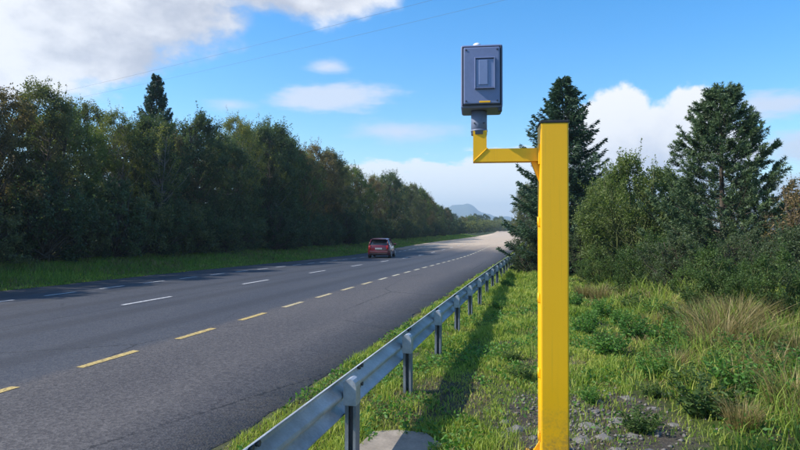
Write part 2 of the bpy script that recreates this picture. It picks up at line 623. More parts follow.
M_yel = mat_yellow()
M_cap = mat_simple('black_rubber', (0.02, 0.02, 0.022), 0.6)
M_box = mat_simple('slate_blue_paint', (0.155, 0.195, 0.345), 0.45, var=0.10, scale=5, spec=0.5)
M_boxd = mat_simple('dark_seal', (0.030, 0.034, 0.055), 0.5)
M_boxl = mat_simple('window_blue_grey', (0.19, 0.24, 0.41), 0.3, var=0.08)
M_tube = mat_simple('grey_coupling', (0.15, 0.18, 0.27), 0.5, var=0.08)
M_whitep = mat_simple('white_plastic', (0.75, 0.76, 0.78), 0.4)
M_red = mat_simple('car_paint_red', (0.115, 0.007, 0.014), 0.3, var=0.05, coat=0.6)
M_glassd = mat_simple('car_glass', (0.012, 0.014, 0.018), 0.06, var=0.02, spec=0.8)
M_tyre = mat_simple('tyre_rubber', (0.02, 0.02, 0.02), 0.8)
M_rim = mat_simple('alloy_rim', (0.55, 0.56, 0.58), 0.3, metal=0.8)
M_lampr = mat_simple('tail_lamp', (0.42, 0.01, 0.012), 0.2)
M_plate = mat_simple('number_plate', (0.45, 0.43, 0.42), 0.4)
M_hill = mat_simple('hill_moor', (0.060, 0.075, 0.045), 0.95, var=0.3, scale=0.01)
M_pole = mat_simple('creosote_wood', (0.10, 0.075, 0.055), 0.9, var=0.3)
M_wire = mat_simple('wire_black', (0.12, 0.12, 0.13), 0.6)

# ------------------------------------------------------------------ terrain
RL, RR = -16.0, -2.65                           # road edges


def cx(Y):
    q = np.maximum(0.0, np.asarray(Y, float) - 90)
    return -np.minimum(q, 700) ** 2 / (2 * 4000.0)


def rz(Y):
    Y = np.asarray(Y, float)
    dip = -0.34 * np.exp(-((Y - 52) / 24) ** 2)
    rise = 0.9 * np.clip((Y - 90) / 300, 0, 1) ** 2 * (3 - 2 * np.clip((Y - 90) / 300, 0, 1))
    return dip + rise


def sst(x, a, b):
    q = np.clip((x - a) / (b - a), 0, 1)
    return q * q * (3 - 2 * q)


def terr(X, Y):
    """ground height at world x, y"""
    X = np.asarray(X, float)
    Y = np.asarray(Y, float)
    t = X - cx(Y)
    z = rz(Y)
    bump = (0.5 * np.sin(1.7 * X + 0.6 * Y) + 0.5 * np.sin(0.9 * X - 1.3 * Y + 1.1)
            + 0.35 * np.sin(3.1 * X + 2.3 * Y) + 0.3 * np.sin(4.7 * Y - 2.2 * X + 2)) * 0.04
    right = sst(t, -2.4, -0.2)
    left = sst(-t, 16.3, 19)
    z = z + bump * np.maximum(right, left)
    z = z + 0.52 * sst(-t, 16.6, 22) + 0.25 * sst(t, 3.0, 9.0)
    z = z - 0.03 * ((t > RL + 0.08) & (t < RR - 0.08))
    return z


def lin(a, b, s):
    return list(np.arange(a, b, s))


ts = ([-4500, -2500, -1200, -600, -300, -150, -80, -55, -40] + lin(-32, -16.2, 0.6) + [-16.1, RL + 0.06, RL + 0.1]
      + [-14, -11, -8, -5, RR - 0.1, RR - 0.06] + lin(-2.5, 6, 0.22) + lin(6, 14, 0.6) + [16, 20, 28, 45, 80, 150, 300, 700, 1500, 2600, 4500])
ys = ([-400, -120, -60, -35, -20, -12, -8, -5, -3] + lin(-2, 16, 0.25) + lin(16, 40, 0.8) + lin(40, 140, 3) + lin(140, 420, 14)
      + [450, 520, 600, 700, 850, 1100, 1500, 2200, 3200, 4500])
TT, YY = np.meshgrid(np.array(ts, float), np.array(ys, float))
XX = TT + cx(YY)
ZZ = terr(XX, YY)
gv = np.stack([XX, YY, ZZ], -1).reshape(-1, 3)
nx, ny = len(ts), len(ys)
ii, jj = np.meshgrid(np.arange(nx - 1), np.arange(ny - 1))
b0 = (jj * nx + ii).ravel()
ground = obj('ground', np_mesh('ground', gv, np.stack([b0, b0 + 1, b0 + nx + 1, b0 + nx], 1), M_ground, smooth=True))
put(ground, 'rough grassy verge ground on both sides of the road', kind='structure')

# road sheet with a crumbled right edge
yr = np.array([-60, -30, -15] + lin(-8, 30, 0.35) + lin(30, 120, 2) + lin(120, 420, 10) + [430, 470, 520, 600], float)
edge_r = RR + 0.05 * np.sin(yr * 2.3) + 0.04 * np.sin(yr * 5.1 + 1) + rng.normal(0, 0.018, len(yr))
edge_l = RL + 0.06 * np.sin(yr * 1.9) + 0.05 * np.sin(yr * 4.3 + 2)
cols = [edge_l, np.full_like(yr, -13.0), np.full_like(yr, -9.8), np.full_like(yr, -6.2), np.full_like(yr, -4.0), edge_r]
lift = [0.012, 0.03, 0.045, 0.03, 0.02, 0.012]
rv, k = [], len(cols)
for q, lf in zip(cols, lift):
    rv.append(np.stack([q + cx(yr), yr, rz(yr) + lf], -1))
# small drop at both edges
rv.insert(0, rv[0] + np.array([-0.03, 0, -0.06]))
rv.append(rv[-1] + np.array([0.03, 0, -0.06]))
k += 2
rv = np.stack(rv, 1).reshape(-1, 3)
ii, jj = np.meshgrid(np.arange(k - 1), np.arange(len(yr) - 1))
b0 = (jj * k + ii).ravel()
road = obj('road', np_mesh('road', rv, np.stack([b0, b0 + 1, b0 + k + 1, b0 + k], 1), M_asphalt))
put(road, 'two lane asphalt road with wide hard shoulders', kind='structure')


def road_z(t, Y):
    return float(np.interp(t, [RL, -13, -9.8, -6.2, -4, RR], lift)) + float(rz(Y))


def dash(t, y0, y1, w, mat, name):
    n = 4
    v, f = [], []
    jit = random.uniform(-0.015, 0.015)
    for i in range(n + 1):
        y = y0 + (y1 - y0) * i / n
        for s in (-1, 1):
            x = t + s * w / 2 + jit + random.uniform(-0.006, 0.006)
            v.append((x + float(cx(y)), y + random.uniform(-0.01, 0.01), road_z(t + s * w / 2, y) + 0.005))
    for i in range(n):
        f.append((2 * i, 2 * i + 1, 2 * i + 3, 2 * i + 2))
    return obj(name, np_mesh(name, v, np.array(f), mat), parent=road)


P = 2.17
for i in range(-1, 62):
    dash(-5.95, 6.82 + i * P, 6.82 + i * P + 1.15, 0.13, M_ypaint if i < 3 else M_mpaint if i < 7 else M_cpaint, 'shoulder_dash')
for i in range(-2, 46):
    dash(-13.55, 14.15 + i * P, 14.15 + i * P + 1.15, 0.12, M_ypaint if i > 30 else M_wpaint, 'far_shoulder_dash')
for i in range(-2, 40):
    dash(-9.92, 12.7 + i * 6.1, 14.7 + i * 6.1, 0.12, M_wpaint, 'centre_dash')

# ------------------------------------------------------------------ distant hills
px_, py_ = [], []
def hill_h(X, Y):
    d = np.hypot(X, Y)
    a = np.degrees(np.arctan2(X, Y))
    base = 34 + 14 * np.sin(a * 0.31 + 1) + 9 * np.sin(a * 0.9)
    mount = 150 * np.exp(-((a + 7.2) / 3.0) ** 2) + 16 * np.exp(-((a + 6.6) / 0.8) ** 2) + 70 * np.exp(-((a + 2.5) / 2.2) ** 2) + 60 * np.exp(-((a + 12) / 4) ** 2)
    h = np.maximum(base, mount) + 5 * np.sin(a * 3.7) + 3 * np.sin(a * 9.1 + d * 0.01)
    return h * np.exp(-((d - 3900) / 420) ** 2) - 3


aa = np.radians(np.arange(-75, 62, 0.35))
dd = np.linspace(2900, 4400, 22)
AA, DD = np.meshgrid(aa, dd)
HX, HY = np.sin(AA) * DD, np.cos(AA) * DD
hv = np.stack([HX, HY, hill_h(HX, HY)], -1).reshape(-1, 3)
nx, ny = len(aa), len(dd)
ii, jj = np.meshgrid(np.arange(nx - 1), np.arange(ny - 1))
b0 = (jj * nx + ii).ravel()
hills = obj('hills', np_mesh('hills', hv, np.stack([b0, b0 + 1, b0 + nx + 1, b0 + nx], 1), M_hill, smooth=True))
put(hills, 'distant hazy blue mountain and low hills on the horizon', kind='structure')

# ------------------------------------------------------------------ speed camera on its yellow pole
PX, PY = 0.10, 4.95
pz = float(terr(PX, PY))
sc_root = empty('speed_camera', (PX, PY, pz), R(6.0))
put(sc_root, 'roadside speed camera in slate blue housing on a tall yellow steel pole', 'speed camera')
EYE = CAM_H - pz
k_ = 4.8 / 600                                   # metres per photo pixel at the pole


def zz(y):
    return EYE + (230 - y) * k_


def xx(x):
    return (x - 553) * k_


top = zz(125)
bm = bmesh.new()
add_box(bm, 0, 0.0, top / 2 - 0.05, 0.215, 0.24, top + 0.1, 0.012, 2)
obj('pole', bm_mesh('pole', bm, M_yel), parent=sc_root)
bm = bmesh.new()
add_box(bm, 0, 0, top + 0.008, 0.223, 0.248, 0.022, 0.006, 2)
obj('pole_cap', bm_mesh('pole_cap', bm, M_cap), parent=sc_root)
# foot plate with bolts
bm = bmesh.new()
add_box(bm, 0, 0, 0.02, 0.40, 0.40, 0.03, 0.004, 1)
fp = obj('base_plate', bm_mesh('base_plate', bm, M_yel), parent=sc_root)
bm = bmesh.new()
add_cyl(bm, (0, 0, 0.034), (0, 0, 0.06), 0.016, n=6)
bolt_me = bm_mesh('anchor_bolt', bm, M_bolt)
for sx in (-1, 1):
    for sy in (-1, 1):
        obj('anchor_bolt', bolt_me, parent=fp, loc=(sx * 0.16, sy * 0.16, 0))
# gusset of the foot seen at the left
bm = bmesh.new()
vs = [bm.verts.new(p) for p in ((-0.105, -0.01, 0.035), (-0.19, -0.01, 0.035), (-0.105, -0.01, 0.17),
                                (-0.105, 0.01, 0.035), (-0.19, 0.01, 0.035), (-0.105, 0.01, 0.17))]
for q in ((0, 1, 2), (5, 4, 3), (0, 3, 4, 1), (1, 4, 5, 2), (2, 5, 3, 0)):
    bm.faces.new([vs[a] for a in q])
obj('foot_gusset', bm_mesh('foot_gusset', bm, M_yel), parent=sc_root)
# hinge knuckles / climbing pins down the left edge
for yp in (222, 297, 371, 433):
    bm = bmesh.new()
    add_box(bm, -0.113, -0.06, zz(yp), 0.014, 0.05, 0.07, 0.004, 2)
    add_cyl(bm, (-0.119, -0.06, zz(yp) - 0.04), (-0.119, -0.06, zz(yp) + 0.04), 0.009, n=10)
    obj('hinge', bm_mesh('hinge', bm, M_yel), parent=sc_root)
# arm: horizontal square tube mitred up into a short stub
xa, xb = xx(474), xx(540)
z0, z1, zs = zz(161.5), zz(148.5), zz(130)
w2 = 0.055
prof = [(xb, z0), (xa, z0), (xa, zs), (xa + 0.108, zs), (xa + 0.108, z1 + 0.012), (xa + 0.12, z1), (xb, z1)]
bm = bmesh.new()
f0 = [bm.verts.new((p[0], -w2, p[1])) for p in prof]
f1 = [bm.verts.new((p[0], w2, p[1])) for p in prof]
# split the front and back faces at the mitre
bm.faces.new([f0[q] for q in (0, 1, 5, 6)])
bm.faces.new([f0[q] for q in (1, 2, 3, 4, 5)])
bm.faces.new([f1[q] for q in (6, 5, 1, 0)])
bm.faces.new([f1[q] for q in (5, 4, 3, 2, 1)])
for q in range(7):
    r_ = (q + 1) % 7
    bm.faces.new((f0[q], f1[q], f1[r_], f0[r_]))
sharp = [e for e in bm.edges if len(e.link_faces) == 2 and e.calc_face_angle(0) > 0.5]
bmesh.ops.bevel(bm, geom=sharp, offset=0.009, segments=2, affect='EDGES')
arm = obj('arm', bm_mesh('arm', bm, M_yel), parent=sc_root)
# weld bead on the mitre
bm = bmesh.new()
add_cyl(bm, (xa + 0.006, -w2 - 0.001, z0 + 0.006), (xa + 0.112, -w2 - 0.001, z1 + 0.002), 0.0045, n=6)
obj('weld_seam', bm_mesh('weld_seam', bm, M_yel), parent=arm)
# flange joining arm and pole, bracket below it
bm = bmesh.new()
add_box(bm, -0.113, 0, (z0 + z1) / 2, 0.012, 0.16, 0.16, 0.003, 1)
obj('arm_flange', bm_mesh('arm_flange', bm, M_yel), parent=sc_root)
bm = bmesh.new()
vs = []
for yy in (-0.02, 0.02):
    for p in ((-0.106, z0 - 0.002), (-0.17, z0 - 0.002), (-0.15, z0 - 0.06), (-0.106, z0 - 0.17)):
        vs.append(bm.verts.new((p[0], yy, p[1])))
bm.faces.new(vs[:4]); bm.faces.new(vs[4:][::-1])
for q in range(4):
    r_ = (q + 1) % 4
    bm.faces.new((vs[q], vs[r_], vs[4 + r_], vs[4 + q]))
obj('arm_bracket', bm_mesh('arm_bracket', bm, M_yel), parent=sc_root)
# grey coupling
xc = (xx(472) + xx(488)) / 2
bm = bmesh.new()
add_cyl(bm, (xc, 0, zs - 0.03), (xc, 0, zz(109)), 0.064, n=28)
add_cyl(bm, (xc, 0, zs - 0.004), (xc, 0, zs + 0.012), 0.067, n=28)
cp = obj('coupling', bm_mesh('coupling', bm, M_tube), parent=sc_root)
for a in (-0.6, 0.6):
    bm = bmesh.new()
    p0 = (xc + 0.062 * math.sin(a), -0.062 * math.cos(a), zs + 0.06)
    p1 = (xc + 0.076 * math.sin(a), -0.076 * math.cos(a), zs + 0.06)
    add_cyl(bm, p0, p1, 0.006, n=8)
    obj('grub_screw', bm_mesh('grub_screw', bm, M_bolt), parent=cp)
# housing
hx0, hx1, hz0, hz1 = xx(462), xx(503), zz(109.5), zz(47)
hcx, hcz, hw, hh = (hx0 + hx1) / 2, (hz0 + hz1) / 2, hx1 - hx0, hz1 - hz0
D = 0.34
bm = bmesh.new()
add_box(bm, hcx, 0.02, hcz, hw, D, hh, 0.022, 3)
hou = obj('housing', bm_mesh('housing', bm, M_box), parent=sc_root)
fy = 0.02 - D / 2
# dark door seal, a rounded frame
bm = bmesh.new()
fw, fh = hw - 0.018, hh - 0.03
for s in (-1, 1):
    add_box(bm, hcx + s * (fw / 2 - 0.006), fy - 0.002, hcz, 0.012, 0.014, fh, 0.003, 1)
    add_box(bm, hcx, fy - 0.0025, hcz + s * (fh / 2 - 0.005), fw - 0.024, 0.012, 0.010, 0.003, 1)
obj('door_seal', bm_mesh('door_seal', bm, M_boxd), parent=hou)
bm = bmesh.new()
add_box(bm, hcx, fy - 0.008, hcz, fw - 0.028, 0.026, fh - 0.024, 0.01, 3)
door = obj('front_door', bm_mesh('front_door', bm, M_box), parent=hou)
wx, wz = (xx(476) + xx(496)) / 2 - 0.004, zz(76.5)
bm = bmesh.new()
for s in (-1, 1):
    add_box(bm, wx + s * 0.075, fy - 0.03, wz, 0.008, 0.03, 0.25, 0.003, 1)
    add_box(bm, wx, fy - 0.0303, wz + s * 0.118, 0.142, 0.0296, 0.008, 0.003, 1)
obj('window_frame', bm_mesh('window_frame', bm, M_box), parent=door)
bm = bmesh.new()
add_box(bm, wx, fy - 0.026, wz, 0.142, 0.02, 0.222, 0.003, 1)
obj('window', bm_mesh('window', bm, M_boxl), parent=door)
bm = bmesh.new()
add_box(bm, wx - 0.012, fy - 0.037, wz + 0.004, 0.072, 0.012, 0.196, 0.005, 2)
obj('window_shutter', bm_mesh('window_shutter', bm, M_boxl), parent=door)
for sx in (-1, 1):
    for sz in (-1, 1):
        bm = bmesh.new()
        px0, pz0 = hcx + sx * (fw / 2 - 0.034), hcz + sz * (fh / 2 - 0.034)
        add_cyl(bm, (px0, fy - 0.018, pz0), (px0, fy - 0.025, pz0), 0.007, n=10)
        obj('door_screw', bm_mesh('door_screw', bm, M_boxd), parent=door)
bm = bmesh.new()
add_box(bm, wx + 0.0, fy - 0.0225, zz(104.3), 0.085, 0.004, 0.014, 0.001, 1)
obj('yellow_sticker', bm_mesh('yellow_sticker', bm, M_yel), parent=door)
# rain lip, bottom catch, white dome standing in for the sun highlight on top
bm = bmesh.new()
add_box(bm, xx(500.5), fy + 0.03, hz0 - 0.014, 0.03, 0.05, 0.03, 0.006, 2)
obj('catch', bm_mesh('catch', bm, M_boxd), parent=hou)
bm = bmesh.new()
bmesh.ops.create_uvsphere(bm, u_segments=16, v_segments=10, radius=0.035)
bmesh.ops.scale(bm, vec=(1, 1, 0.8), verts=bm.verts)
bmesh.ops.translate(bm, vec=(xx(478), -0.05, hz1 + 0.015), verts=bm.verts)
obj('highlight_dome', bm_mesh('highlight_dome', bm, M_whitep, True), parent=hou)

# ------------------------------------------------------------------ crash barrier
GX = -1.514
RAIL_TOP = 0.675
rail = empty('crash_barrier', (GX, 4.64, float(terr(GX, 4.64))))
put(rail, 'galvanised steel crash barrier running along the road edge', 'crash barrier')
SP = 2.1
# W section (x towards the road is negative), heights relative to the beam centre
wsec = [(-0.000, 0.155), (-0.018, 0.150), (-0.030, 0.135), (-0.080, 0.105), (-0.083, 0.085), (-0.080, 0.062), (-0.012, 0.022),
        (-0.003, 0.0), (-0.012, -0.022), (-0.080, -0.062), (-0.083, -0.085), (-0.080, -0.105), (-0.030, -0.135), (-0.018, -0.150), (-0.0, -0.155)]
th = 0.004


def beam_mesh(L):
    v = []
    ys_ = [0, L * 0.33, L * 0.66, L]
    for y in ys_:
        for (x, z) in wsec:
            v.append((x, y, z))
        for (x, z) in wsec[::-1]:
            v.append((x - th, y, z))
    n = len(wsec) * 2
    f = []
    for j in range(len(ys_) - 1):
        for i in range(n):
            i2 = (i + 1) % n
            f.append((j * n + i, j * n + i2, (j + 1) * n + i2, (j + 1) * n + i))
    m_ = len(wsec)
    for i in range(m_ - 1):
        f.append((i, i + 1, n - 2 - i, n - 1 - i))
    return np_mesh('beam', v, np.array(f), M_galv, smooth=False)


beam_me = beam_mesh(2 * SP + 0.14)


def bolt_at(x):
    bm_ = bmesh.new()
    add_cyl(bm_, (-0.012, 0, 0), (0.016, 0, 0), 0.019, n=6)
    return bm_mesh('splice_bolt', bm_, M_bolt)


sb_me = bolt_at(0)
bm = bmesh.new()                                  # C section post, open towards the traffic
add_box(bm, 0.036, 0.052, -0.06, 0.09, 0.006, 1.10)
add_box(bm, -0.006, -0.001, -0.06, 0.006, 0.10, 1.10)
add_box(bm, 0.078, -0.001, -0.06, 0.006, 0.10, 1.10)
add_box(bm, 0.006, -0.054, -0.06, 0.030, 0.006, 1.10)
add_box(bm, 0.070, -0.054, -0.06, 0.022, 0.006, 1.10)
post_me = bm_mesh('post', bm, M_galvd)
# rounded spacer cap that wraps the head of the post and carries the beam
bm = bmesh.new()
outl = [(-0.02, -0.065), (0.085, -0.065), (0.085, 0.085), (0.078, 0.115), (0.060, 0.138), (0.034, 0.148), (0.008, 0.138), (-0.02, 0.12)]
fr = [bm.verts.new((p[0], -0.062, p[1])) for p in outl]
bk = [bm.verts.new((p[0], 0.062, p[1])) for p in outl]
bm.faces.new(fr); bm.faces.new(bk[::-1])
for q in range(len(outl)):
    r_ = (q + 1) % len(outl)
    bm.faces.new((fr[q], fr[r_], bk[r_], bk[q]))
bmesh.ops.bevel(bm, geom=[e for e in bm.edges if e.calc_face_angle(0) > 0.9], offset=0.008, segments=2, affect='EDGES')
cap_me = bm_mesh('spacer', bm, M_galv)
first = -5
NB = 62
for i in range(first, NB):
    y = 4.64 + i * SP
    x = GX + float(cx(y))
    dz_ = float(rz(y)) - rail.location.z
    lx, ly = x - rail.location.x, y - rail.location.y
    lean = random.uniform(-0.012, 0.012)
    o = obj('post', post_me, parent=rail, loc=(lx, ly, dz_ + 0.11), rot=(lean, random.uniform(-0.012, 0.012), 0))
    zc = dz_ + RAIL_TOP - 0.155
    o = obj('spacer', cap_me, parent=rail, loc=(lx, ly, zc), rot=(lean, 0, 0))
    if (i - first) % 2 == 0:
        y2 = y + 2 * SP
        tilt = math.atan2(float(rz(y2) - rz(y)), 2 * SP)
        yaw_ = -math.atan2(float(cx(y2) - cx(y)), 2 * SP)
        b_ = obj('beam', beam_me, parent=rail, loc=(lx - 0.022 - 0.0045 * ((i // 2) % 2), ly + 0.30, zc), rot=(tilt, 0, yaw_))
        if i < 26:
            for bay in (0.32, 0.32 + SP):
                for bz in (0.085, -0.085):
                    for by in (bay, bay + 0.085):
                        obj('splice_bolt', sb_me, parent=b_, loc=(-0.074, by, bz))
# overlapped end of one beam length that stands proud beside the nearest post
# ------------------------------------------------------------------ concrete footing and stones
bm = bmesh.new()
pts = [(-1.34, 3.6), (-0.86, 3.55), (-0.78, 4.6), (-0.80, 5.06), (-1.00, 5.34), (-1.26, 5.33), (-1.47, 5.26), (-1.50, 4.85), (-1.46, 4.5)]
zt = float(terr(-1.1, 4.9)) + 0.008
tp = [bm.verts.new((p[0] + random.uniform(-.012, .012), p[1] + random.uniform(-.012, .012), zt + random.uniform(-.008, .008))) for p in pts]
bt = [bm.verts.new((v_.co.x * 1.0 + (v_.co.x + 1.1) * 0.08, v_.co.y, zt - 0.2)) for v_ in tp]
bm.faces.new(tp); bm.faces.new(bt[::-1])
for q in range(len(pts)):
    r_ = (q + 1) % len(pts)
    bm.faces.new((tp[q], tp[r_], bt[r_], bt[q]))
bmesh.ops.bevel(bm, geom=[e for e in bm.edges if e.calc_face_angle(0) > 0.8], offset=0.01, segments=1, affect='EDGES')
slab = obj('concrete_slab', bm_mesh('concrete_slab', bm, M_concrete))
put(slab, 'broken buff concrete slab in the grass beside the crash barrier', 'slab')

stone_l, stone_me = [], []
for q in range(5):
    bm = bmesh.new()
    bmesh.ops.create_icosphere(bm, subdivisions=2, radius=0.5)
    rs = np.random.default_rng(q)
    for v_ in bm.verts:
        d = v_.co.normalized()
        s_ = 1 + 0.22 * math.sin(5 * d.x + q) * math.sin(4 * d.y + 2 * q) + rs.normal(0, 0.06)
        v_.co = v_.co * s_
    bmesh.ops.scale(bm, vec=(1.1, 0.8, 0.46), verts=bm.verts)
    stone_me.append(bm_mesh('stone', bm, M_stone))
spots = [(0.62, 6.95, .24), (0.95, 7.1, .2), (0.75, 6.3, .3), (0.42, 6.0, .26), (0.55, 5.6, .2), (-0.2, 5.75, .24), (-0.35, 5.95, .18),
         (0.95, 6.4, .2), (1.15, 6.75, .17), (1.25, 6.2, .15), (-0.05, 5.5, .14), (0.35, 5.45, .22), (0.8, 5.75, .16), (-0.3, 5.5, .15),
         (0.55, 6.6, .15), (1.35, 7.2, .18), (0.3, 7.3, .15), (1.0, 5.9, .26), (0.62, 5.3, .17), (0.9, 5.35, .2)]
for q, (x, y, s_) in enumerate(spots):
    o = obj('stone', stone_me[q % 5], loc=(x, y, float(terr(x, y)) - s_ * 0.13), rot=(random.uniform(-.2, .2), random.uniform(-.2, .2), random.uniform(0, 6)))
    o.scale = (s_, s_, s_)
    put(o, 'grey stone half sunk in the spoil', 'stone', 'stones round the pole foot')
    stone_l.append(o)
# gravel crumbs between them
n = 700
gx = 0.42 + rng.normal(0, 0.45, n)
gy = 6.1 + rng.normal(0, 0.7, n)
ok = (np.hypot(gx - PX, gy - PY) > 0.3)
gx, gy = gx[ok], gy[ok]
n = len(gx)
gs = rng.uniform(0.008, 0.028, n)
oct_v = np.array([(1, 0, 0), (-1, 0, 0), (0, 1, 0), (0, -1, 0), (0, 0, .6), (0, 0, -.6)], float)
oct_f = np.array([(0, 2, 4), (2, 1, 4), (1, 3, 4), (3, 0, 4), (2, 0, 5), (1, 2, 5), (3, 1, 5), (0, 3, 5)])
vv = oct_v[None] * gs[:, None, None] * rng.uniform(0.6, 1.3, (n, 6, 1)) + np.stack([gx, gy, terr(gx, gy) + gs * 0.2], -1)[:, None]
ff = (oct_f[None] + np.arange(n)[:, None, None] * 6).reshape(-1, 3)
put(obj('gravel', np_mesh('gravel', vv.reshape(-1, 3), ff, M_stone)), 'loose gravel scattered in the spoil round the yellow pole', 'gravel', kind='stuff')

# ------------------------------------------------------------------ the red car
def build_car(loc, rzv):
    car = empty('car', loc, rzv)
    put(car, 'small dark red hatchback driving away in the far lane', 'car')
    Lc, Wc = 4.0, 1.72
    # stations from rear (y=0) to front (y=L): lower half width, belt height, half width at belt
    st = [(0.00, 0.68, 0.40, 0.78, 0.70), (0.06, 0.78, 0.24, 0.95, 0.77), (0.25, 0.84, 0.20, 1.00, 0.81), (0.9, 0.86, 0.18, 0.98, 0.83),
          (2.0, 0.86, 0.18, 0.95, 0.83), (2.9, 0.855, 0.18, 0.93, 0.80), (3.3, 0.84, 0.19, 0.86, 0.76), (3.75, 0.78, 0.22, 0.72, 0.68), (3.97, 0.62, 0.32, 0.58, 0.54)]
    v, f = [], []
    for (y, w, z0_, z1_, wb) in st:
        zm = z0_ + (z1_ - z0_) * 0.45
        ring = [(-w * 0.9, z0_), (-w, z0_ + 0.1), (-w - 0.01, zm), (-wb, z1_ - 0.04), (-wb * 0.93, z1_), (0, z1_ + 0.02),
                (wb * 0.93, z1_), (wb, z1_ - 0.04), (w + 0.01, zm), (w, z0_ + 0.1), (w * 0.9, z0_)]
        v += [(x, y, z) for x, z in ring]
    n_ = 11
    for j in range(len(st) - 1):
        for i in range(n_):
            i2 = (i + 1) % n_
            f.append((j * n_ + i, j * n_ + i2, (j + 1) * n_ + i2, (j + 1) * n_ + i))
    me = bpy.data.meshes.new('body')
    me.from_pydata(v, [], f + [tuple(range(n_))[::-1], tuple((len(st) - 1) * n_ + i for i in range(n_))])
    bm_ = bmesh.new(); bm_.from_mesh(me)
    body = obj('body', bm_mesh('body', bm_, M_red, True), parent=car)
    # greenhouse: glass block with a red roof skin and pillars
    gl = [(0.10, 0.96, 0.74), (0.42, 1.40, 0.60), (1.1, 1.47, 0.61), (1.9, 1.45, 0.60), (2.95, 0.93, 0.74)]
    base = [(0.10, 0.74), (0.42, 0.78), (1.1, 0.80), (1.9, 0.80), (2.95, 0.745)]
    v, f = [], []
    for (y, z, w), (yb, wb) in zip(gl, base):
        v += [(-wb, yb, 0.94), (-w, y, z - 0.03), (-w * 0.9, y, z), (w * 0.9, y, z), (w, y, z - 0.03), (wb, yb, 0.94)]
    for j in range(4):
        for i in range(5):
            f.append((j * 6 + i, j * 6 + i + 1, (j + 1) * 6 + i + 1, (j + 1) * 6 + i))
    me = np_mesh('windows', v, np.array(f), M_glassd)
    obj('windows', me, parent=car)
    rv_, rf_ = [], []
    for (y, z, w) in ((0.30, 1.405, 0.59), (0.42, 1.42, 0.605), (1.1, 1.49, 0.62), (1.9, 1.47, 0.61), (2.02, 1.42, 0.60)):
        rv_ += [(-w, y, z - 0.04), (-w * 0.88, y, z), (0, y, z + 0.012), (w * 0.88, y, z), (w, y, z - 0.04)]
    for j in range(4):
        for i in range(4):
            rf_.append((j * 5 + i, j * 5 + i + 1, (j + 1) * 5 + i + 1, (j + 1) * 5 + i))
    me = np_mesh('roof', rv_, np.array(rf_), M_red, smooth=True)
    obj('roof', me, parent=car)
    for s in (-1, 1):
        for (p0, p1, r_) in (((s * .745, .08, .95), (s * .60, .40, 1.39), .05), ((s * .81, 1.25, .95), (s * .625, 1.2, 1.44), .03), ((s * .755, 2.95, .93), (s * .61, 1.95, 1.43), .032)):
            bm_ = bmesh.new(); add_cyl(bm_, p0, p1, r_, n=8)
            obj('pillar', bm_mesh('pillar', bm_, M_red), parent=car)
        bm_ = bmesh.new(); add_box(bm_, s * 0.66, 0.045, 0.80, 0.17, 0.10, 0.30, 0.03, 2)
        obj('tail_light', bm_mesh('tail_light', bm_, M_lampr, True), parent=car)
        bm_ = bmesh.new(); add_box(bm_, s * 0.60, 3.86, 0.60, 0.25, 0.16, 0.13, 0.03, 2)
        obj('headlight', bm_mesh('headlight', bm_, M_whitep, True), parent=car)
        bm_ = bmesh.new(); add_box(bm_, s * 0.93, 2.62, 1.0, 0.2, 0.10, 0.13, 0.03, 2)
        obj('wing_mirror', bm_mesh('wing_mirror', bm_, M_red, True), parent=car)
        for y in (0.72, 3.15):
            wr = 0.31
            bm_ = bmesh.new()
            add_cyl(bm_, (s * 0.68, y, wr), (s * 0.875, y, wr), wr, n=24)
            wh = obj('wheel', bm_mesh('wheel', bm_, M_tyre), parent=car)
            bm_ = bmesh.new(); add_cyl(bm_, (s * 0.86, y, wr), (s * 0.885, y, wr), wr * 0.64, n=20)
            obj('rim', bm_mesh('rim', bm_, M_rim), parent=wh)
    bm_ = bmesh.new(); add_box(bm_, 0, -0.005, 0.44, 1.42, 0.14, 0.26, 0.05, 3)
    obj('rear_bumper', bm_mesh('rear_bumper', bm_, M_red, True), parent=car)
    bm_ = bmesh.new(); add_box(bm_, 0, -0.02, 0.33, 1.34, 0.15, 0.09, 0.02, 2)
    obj('bumper_trim', bm_mesh('bumper_trim', bm_, M_tyre), parent=car)
    bm_ = bmesh.new(); add_box(bm_, 0, 0.0, 0.72, 0.52, 0.05, 0.115, 0.005, 1)
    obj('number_plate', bm_mesh('number_plate', bm_, M_plate), parent=car)
    bm_ = bmesh.new(); add_box(bm_, 0, 0.30, 1.425, 1.06, 0.22, 0.03, 0.012, 2)
    obj('spoiler', bm_mesh('spoiler', bm_, M_red), parent=car)
    return car


CARX, CARY = -11.8, 43.5
build_car((CARX, CARY, road_z(CARX, CARY) - 0.003), R(7))

# ------------------------------------------------------------------ overhead wires
def wire(y_off, end_l, end_r, name_label):
    pts_ = []
    for i in range(61):
        s_ = i / 60
        x = end_r[0] + (end_l[0] - end_r[0]) * s_
        y = end_r[1] + (end_l[1] - end_r[1]) * s_
        z = end_r[2] + (end_l[2] - end_r[2]) * s_ - 4 * 0.7 * s_ * (1 - s_)
        pts_.append((x, y, z))
    tb = Tubes()
    tb.add(pts_, np.full(len(pts_), 0.0035), 6)
    put(obj('overhead_wire', tb.mesh('overhead_wire', M_wire)), name_label, 'wire', 'overhead wires crossing the road')


